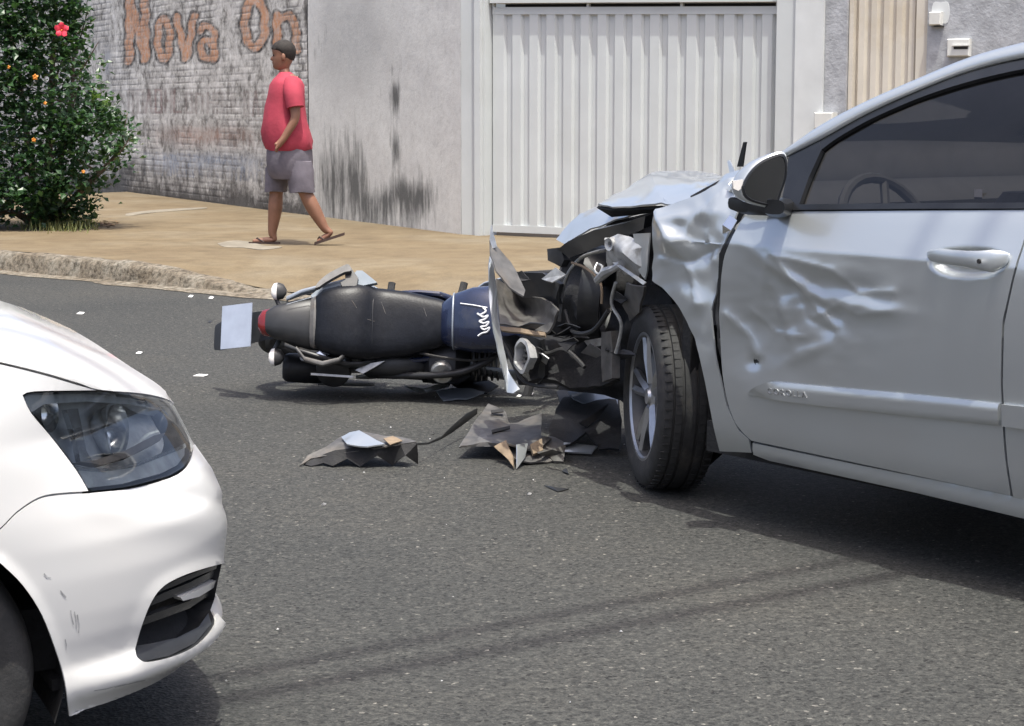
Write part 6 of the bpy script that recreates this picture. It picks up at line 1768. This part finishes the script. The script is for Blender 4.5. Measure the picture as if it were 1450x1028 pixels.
E = [('pelvis', 'spine'), ('spine', 'chest'), ('chest', 'upper'), ('upper', 'neck'), ('neck', 'jaw'), ('upper', 'shL'), ('shL', 'elL'), ('elL', 'wrL'), ('wrL', 'paL'), ('upper', 'shR'), ('shR', 'elR'), ('elR', 'wrR'), ('wrR', 'paR'),
     ('pelvis', 'hipF'), ('hipF', 'knF'), ('knF', 'caF'), ('caF', 'anF'), ('anF', 'heF'), ('heF', 'baF'), ('baF', 'toF'), ('pelvis', 'hipB'), ('hipB', 'knB'), ('knB', 'caB'), ('caB', 'anB'), ('anB', 'heB'), ('heB', 'baB'), ('baB', 'toB')]
for sd_, dy in (('L', -.27), ('R', .26)):
    bx, by = (395, 205) if sd_ == 'L' else (386, 203)
    for k, (dx, dv, off_) in enumerate(((-6, 5, -.030), (-7, 7, -.010), (-6, 8, .010), (-4, 8, .028))):
        J[f'k{sd_}{k}'] = (pp(bx+dx*.5, by+dv*.6, dy+off_), .011); J[f't{sd_}{k}'] = (pp(bx+dx*.75, by+dv*1.35, dy+off_), .009)
        E += [('pa'+sd_, f'k{sd_}{k}'), (f'k{sd_}{k}', f't{sd_}{k}')]
    J[f'th{sd_}'] = (pp(bx-6, by-1, dy-.03), .011); E.append(('pa'+sd_, f'th{sd_}'))
skinned('body', J, E, 'skin', person)
# head, added to the same mesh: profile rings facing left
X_, Y_ = Vector((1, 0, 0)), Vector((0, 1, 0))
hb0 = pp(401, 98); hr_ = []
for (z, fr, ba, hw, nz) in ((-.012, .02, .045, .03, 0), (.0, .070, .050, .045, 0), (.018, .088, .055, .055, 0), (.04, .086, .066, .062, 0), (.055, .090, .074, .065, .004), (.066, .086, .080, .068, .004), (.08, .086, .088, .071, .024), (.10, .086, .094, .073, .018), (.115, .080, .098, .074, .008), (.135, .090, .102, .076, .0), (.16, .092, .104, .077, 0), (.185, .084, .098, .074, 0), (.21, .062, .080, .060, 0), (.228, .030, .048, .034, 0), (.233, .008, .012, .008, 0)):
    rg = []
    for k in range(28):
        w = 2*math.pi*k/28; cx_ = math.cos(w)
        x = -cx_*fr if cx_ > 0 else -cx_*ba
        if cx_ > .9: x -= nz*(cx_-.9)/.1
        rg.append(hb0+UP*z+X_*x+Y_*hw*math.sin(w))
    hr_.append(rg)
hm_ = MB().loft(hr_)
for sy in (-1, 1): hm_.loft([ellipse_ring(hb0+X_*.012+UP*.10+Y_*sy*.070+Y_*sy*dd, X_, UP, .018*q_, .032*q_, 10) for dd, q_ in ((0, .7), (.012, 1.0), (.018, .7))])
body = [o_ for o_ in person.children if o_.name.startswith('body')][0]
bm = bmesh.new(); bm.from_mesh(body.data); offp = origin_of(person)
vv = [bm.verts.new(p-offp) for p in hm_.v]
for f_ in hm_.f:
    try: bm.faces.new([vv[i] for i in f_]).smooth = True
    except ValueError: pass
bmesh.ops.recalc_face_normals(bm, faces=bm.faces); bm.to_mesh(body.data); bm.free()
for sy in (-1, 1):
    MB().revolve(hb0+X_*-.074+UP*.117+Y_*sy*.030, X_*-1, [(.0001, .008), (.009, .005), (.012, -.004)], 10).build('eye', 'slot', person)
hv = MB()
rings = []
for z, fr, ba, hw in ((.075, -.040, .095, .062), (.10, -.030, .104, .080), (.13, -.012, .110, .083), (.155, .060, .112, .085), (.172, .098, .110, .084), (.195, .092, .102, .078), (.22, .070, .084, .062), (.24, .034, .05, .036), (.246, .008, .012, .008)):
    rings.append([hb0+UP*(z+.003*math.sin(9*w))+X_*(-math.cos(w)*(fr if math.cos(w) > 0 else ba))+Y_*hw*math.sin(w)*(1 if z > .15 else .96) for w in [2*math.pi*k/28 for k in range(28)]])
hv.loft(rings).build('hair', 'hair', person)
# shirt with belly
def pr(py, x0, x1, hd, wob=0.0):
    c = pp((x0+x1)/2, py); r_ = (pp(x1, py)-pp(x0, py)).length/2
    return [c+X_*(r_*math.cos(w)*(1+wob*math.sin(5*w+py)))+Y_*(hd*math.sin(w)*(1+wob*math.sin(7*w))) for w in [2*math.pi*k/28 for k in range(28)]]
sh_ = MB(); sh_.loft([pr(*q) for q in ((102, 396, 412, .075), (106, 393, 417, .11), (112, 387, 426, .19), (120, 382, 431, .215), (135, 379, 432, .215), (150, 376, 431, .215), (170, 372.5, 434, .23, .012), (186, 371, 440, .245, .018), (200, 373, 443, .245, .03), (210, 377, 443, .235, .04), (213, 379, 441, .225, .045))])
for k_, v_ in enumerate(sh_.v):
    q_ = v_-pp(408, 160); nn_ = Vector((q_.x, q_.y, 0)).normalized(); w_ = sstep(105, 150, project(v_)[1])
    sh_.v[k_] = v_+nn_*w_*.014*noise.fractal(Vector((v_.x*9, v_.y*9, v_.z*5)), 1, 2, 3)
shirt = sh_.build('shirt', 'redshirt', person)
for dy, q in ((-1, 0), (1, 1)):
    MB().tube([pp(412, 117, dy*.14), pp(415, 128, dy*.215), pp(417, 142, dy*.235), pp(418.5, 152, dy*.245)], [.075, .085, .078, .074], 16).build('sleeve', 'redshirt', shirt)
so = MB(); so.loft([pr(*q) for q in ((206, 379, 441, .215), (214, 377.5, 442.5, .222), (226, 377, 443, .222, .01), (238, 378, 443, .215, .01), (247, 381, 441, .20), (253, 386, 437, .18))])
shorts = so.build('shorts', 'shorts', person)
def leg_tube(pts, nm):
    rings = []
    for (px, py, dy, rx, ry) in pts: 
        c = pp(px, py, dy); rings.append([c+X_*(rx*math.cos(w)*(1+.03*math.sin(4*w+py*.4)))+Y_*(ry*math.sin(w))+UP*(.006*math.sin(3*w)) for w in [2*math.pi*k/22 for k in range(22)]])
    mb2 = MB().loft(rings)
    mb2.v = [v_+Vector((.010*noise.noise(v_*16), .012*noise.noise(v_*14+Vector((5, 0, 0))), 0)) for v_ in mb2.v]
    return mb2.build(nm, 'shorts', shorts)
leg_tube([(400, 228, .09, .125, .115), (396, 240, .10, .118, .115), (393, 254, .10, .105, .108), (391, 266, .10, .098, .105), (390.5, 271, .10, .095, .10)], 'trouser_leg')
leg_tube([(420, 228, -.09, .13, .115), (423, 240, -.10, .125, .115), (425.5, 254, -.10, .115, .112), (427, 266, -.10, .108, .108), (427.5, 272, -.10, .104, .105)], 'trouser_leg')
ff = lambda a_, b_, dy, nm: MB().loft([[pp(*a_, dy-w_)+UP*z for w_, z in ((.034, -.012), (.034, .012), (-.034, .012), (-.034, -.012))] if k == 0 else [pp(lerp(a_[0], b_[0], k/4), lerp(a_[1], b_[1], k/4), dy-w_*(1.35 if 1 <= k < 4 else .9))+UP*z for w_, z in ((.034, -.012), (.034, .012), (-.034, .012), (-.034, -.012))] for k in range(5)]).build(nm, 'flipflop', person, sharp=40)
for (a_, b_, dy, tb_) in (((397, 344.5), (352, 344.5), .10, (367, 339)), ((488, 331), (445, 345), -.10, (455, 337))):
    o = ff(a_, b_, dy, 'flip_flop')
    tx, ty = tb_
    MB().tube([pp(tx+7, ty+4, dy-.045), pp(tx-3, ty-2, dy-.01), pp(tx-5, ty+2, dy), pp(tx-3, ty-2, dy+.01), pp(tx+7, ty+4, dy+.045)], .007, 6).build('strap', 'flipflop', o)
# pale smear on the pavement near the walker, thin crack line by the bush
ground_patch('cement_smear', [(308, 345), (330, 341), (355, 343), (378, 349), (400, 350), (372, 354), (345, 351), (318, 350)], Zs, 'cementpatch', 'pale cement smear on the pavement under the walking person', 'cement patch')
ground_patch('cement_smear', [(178, 303), (215, 298), (285, 294), (286, 296), (220, 301), (182, 306)], Zs, 'cementpatch', 'long thin pale cement streak on the pavement near the brick wall', 'cement patch')
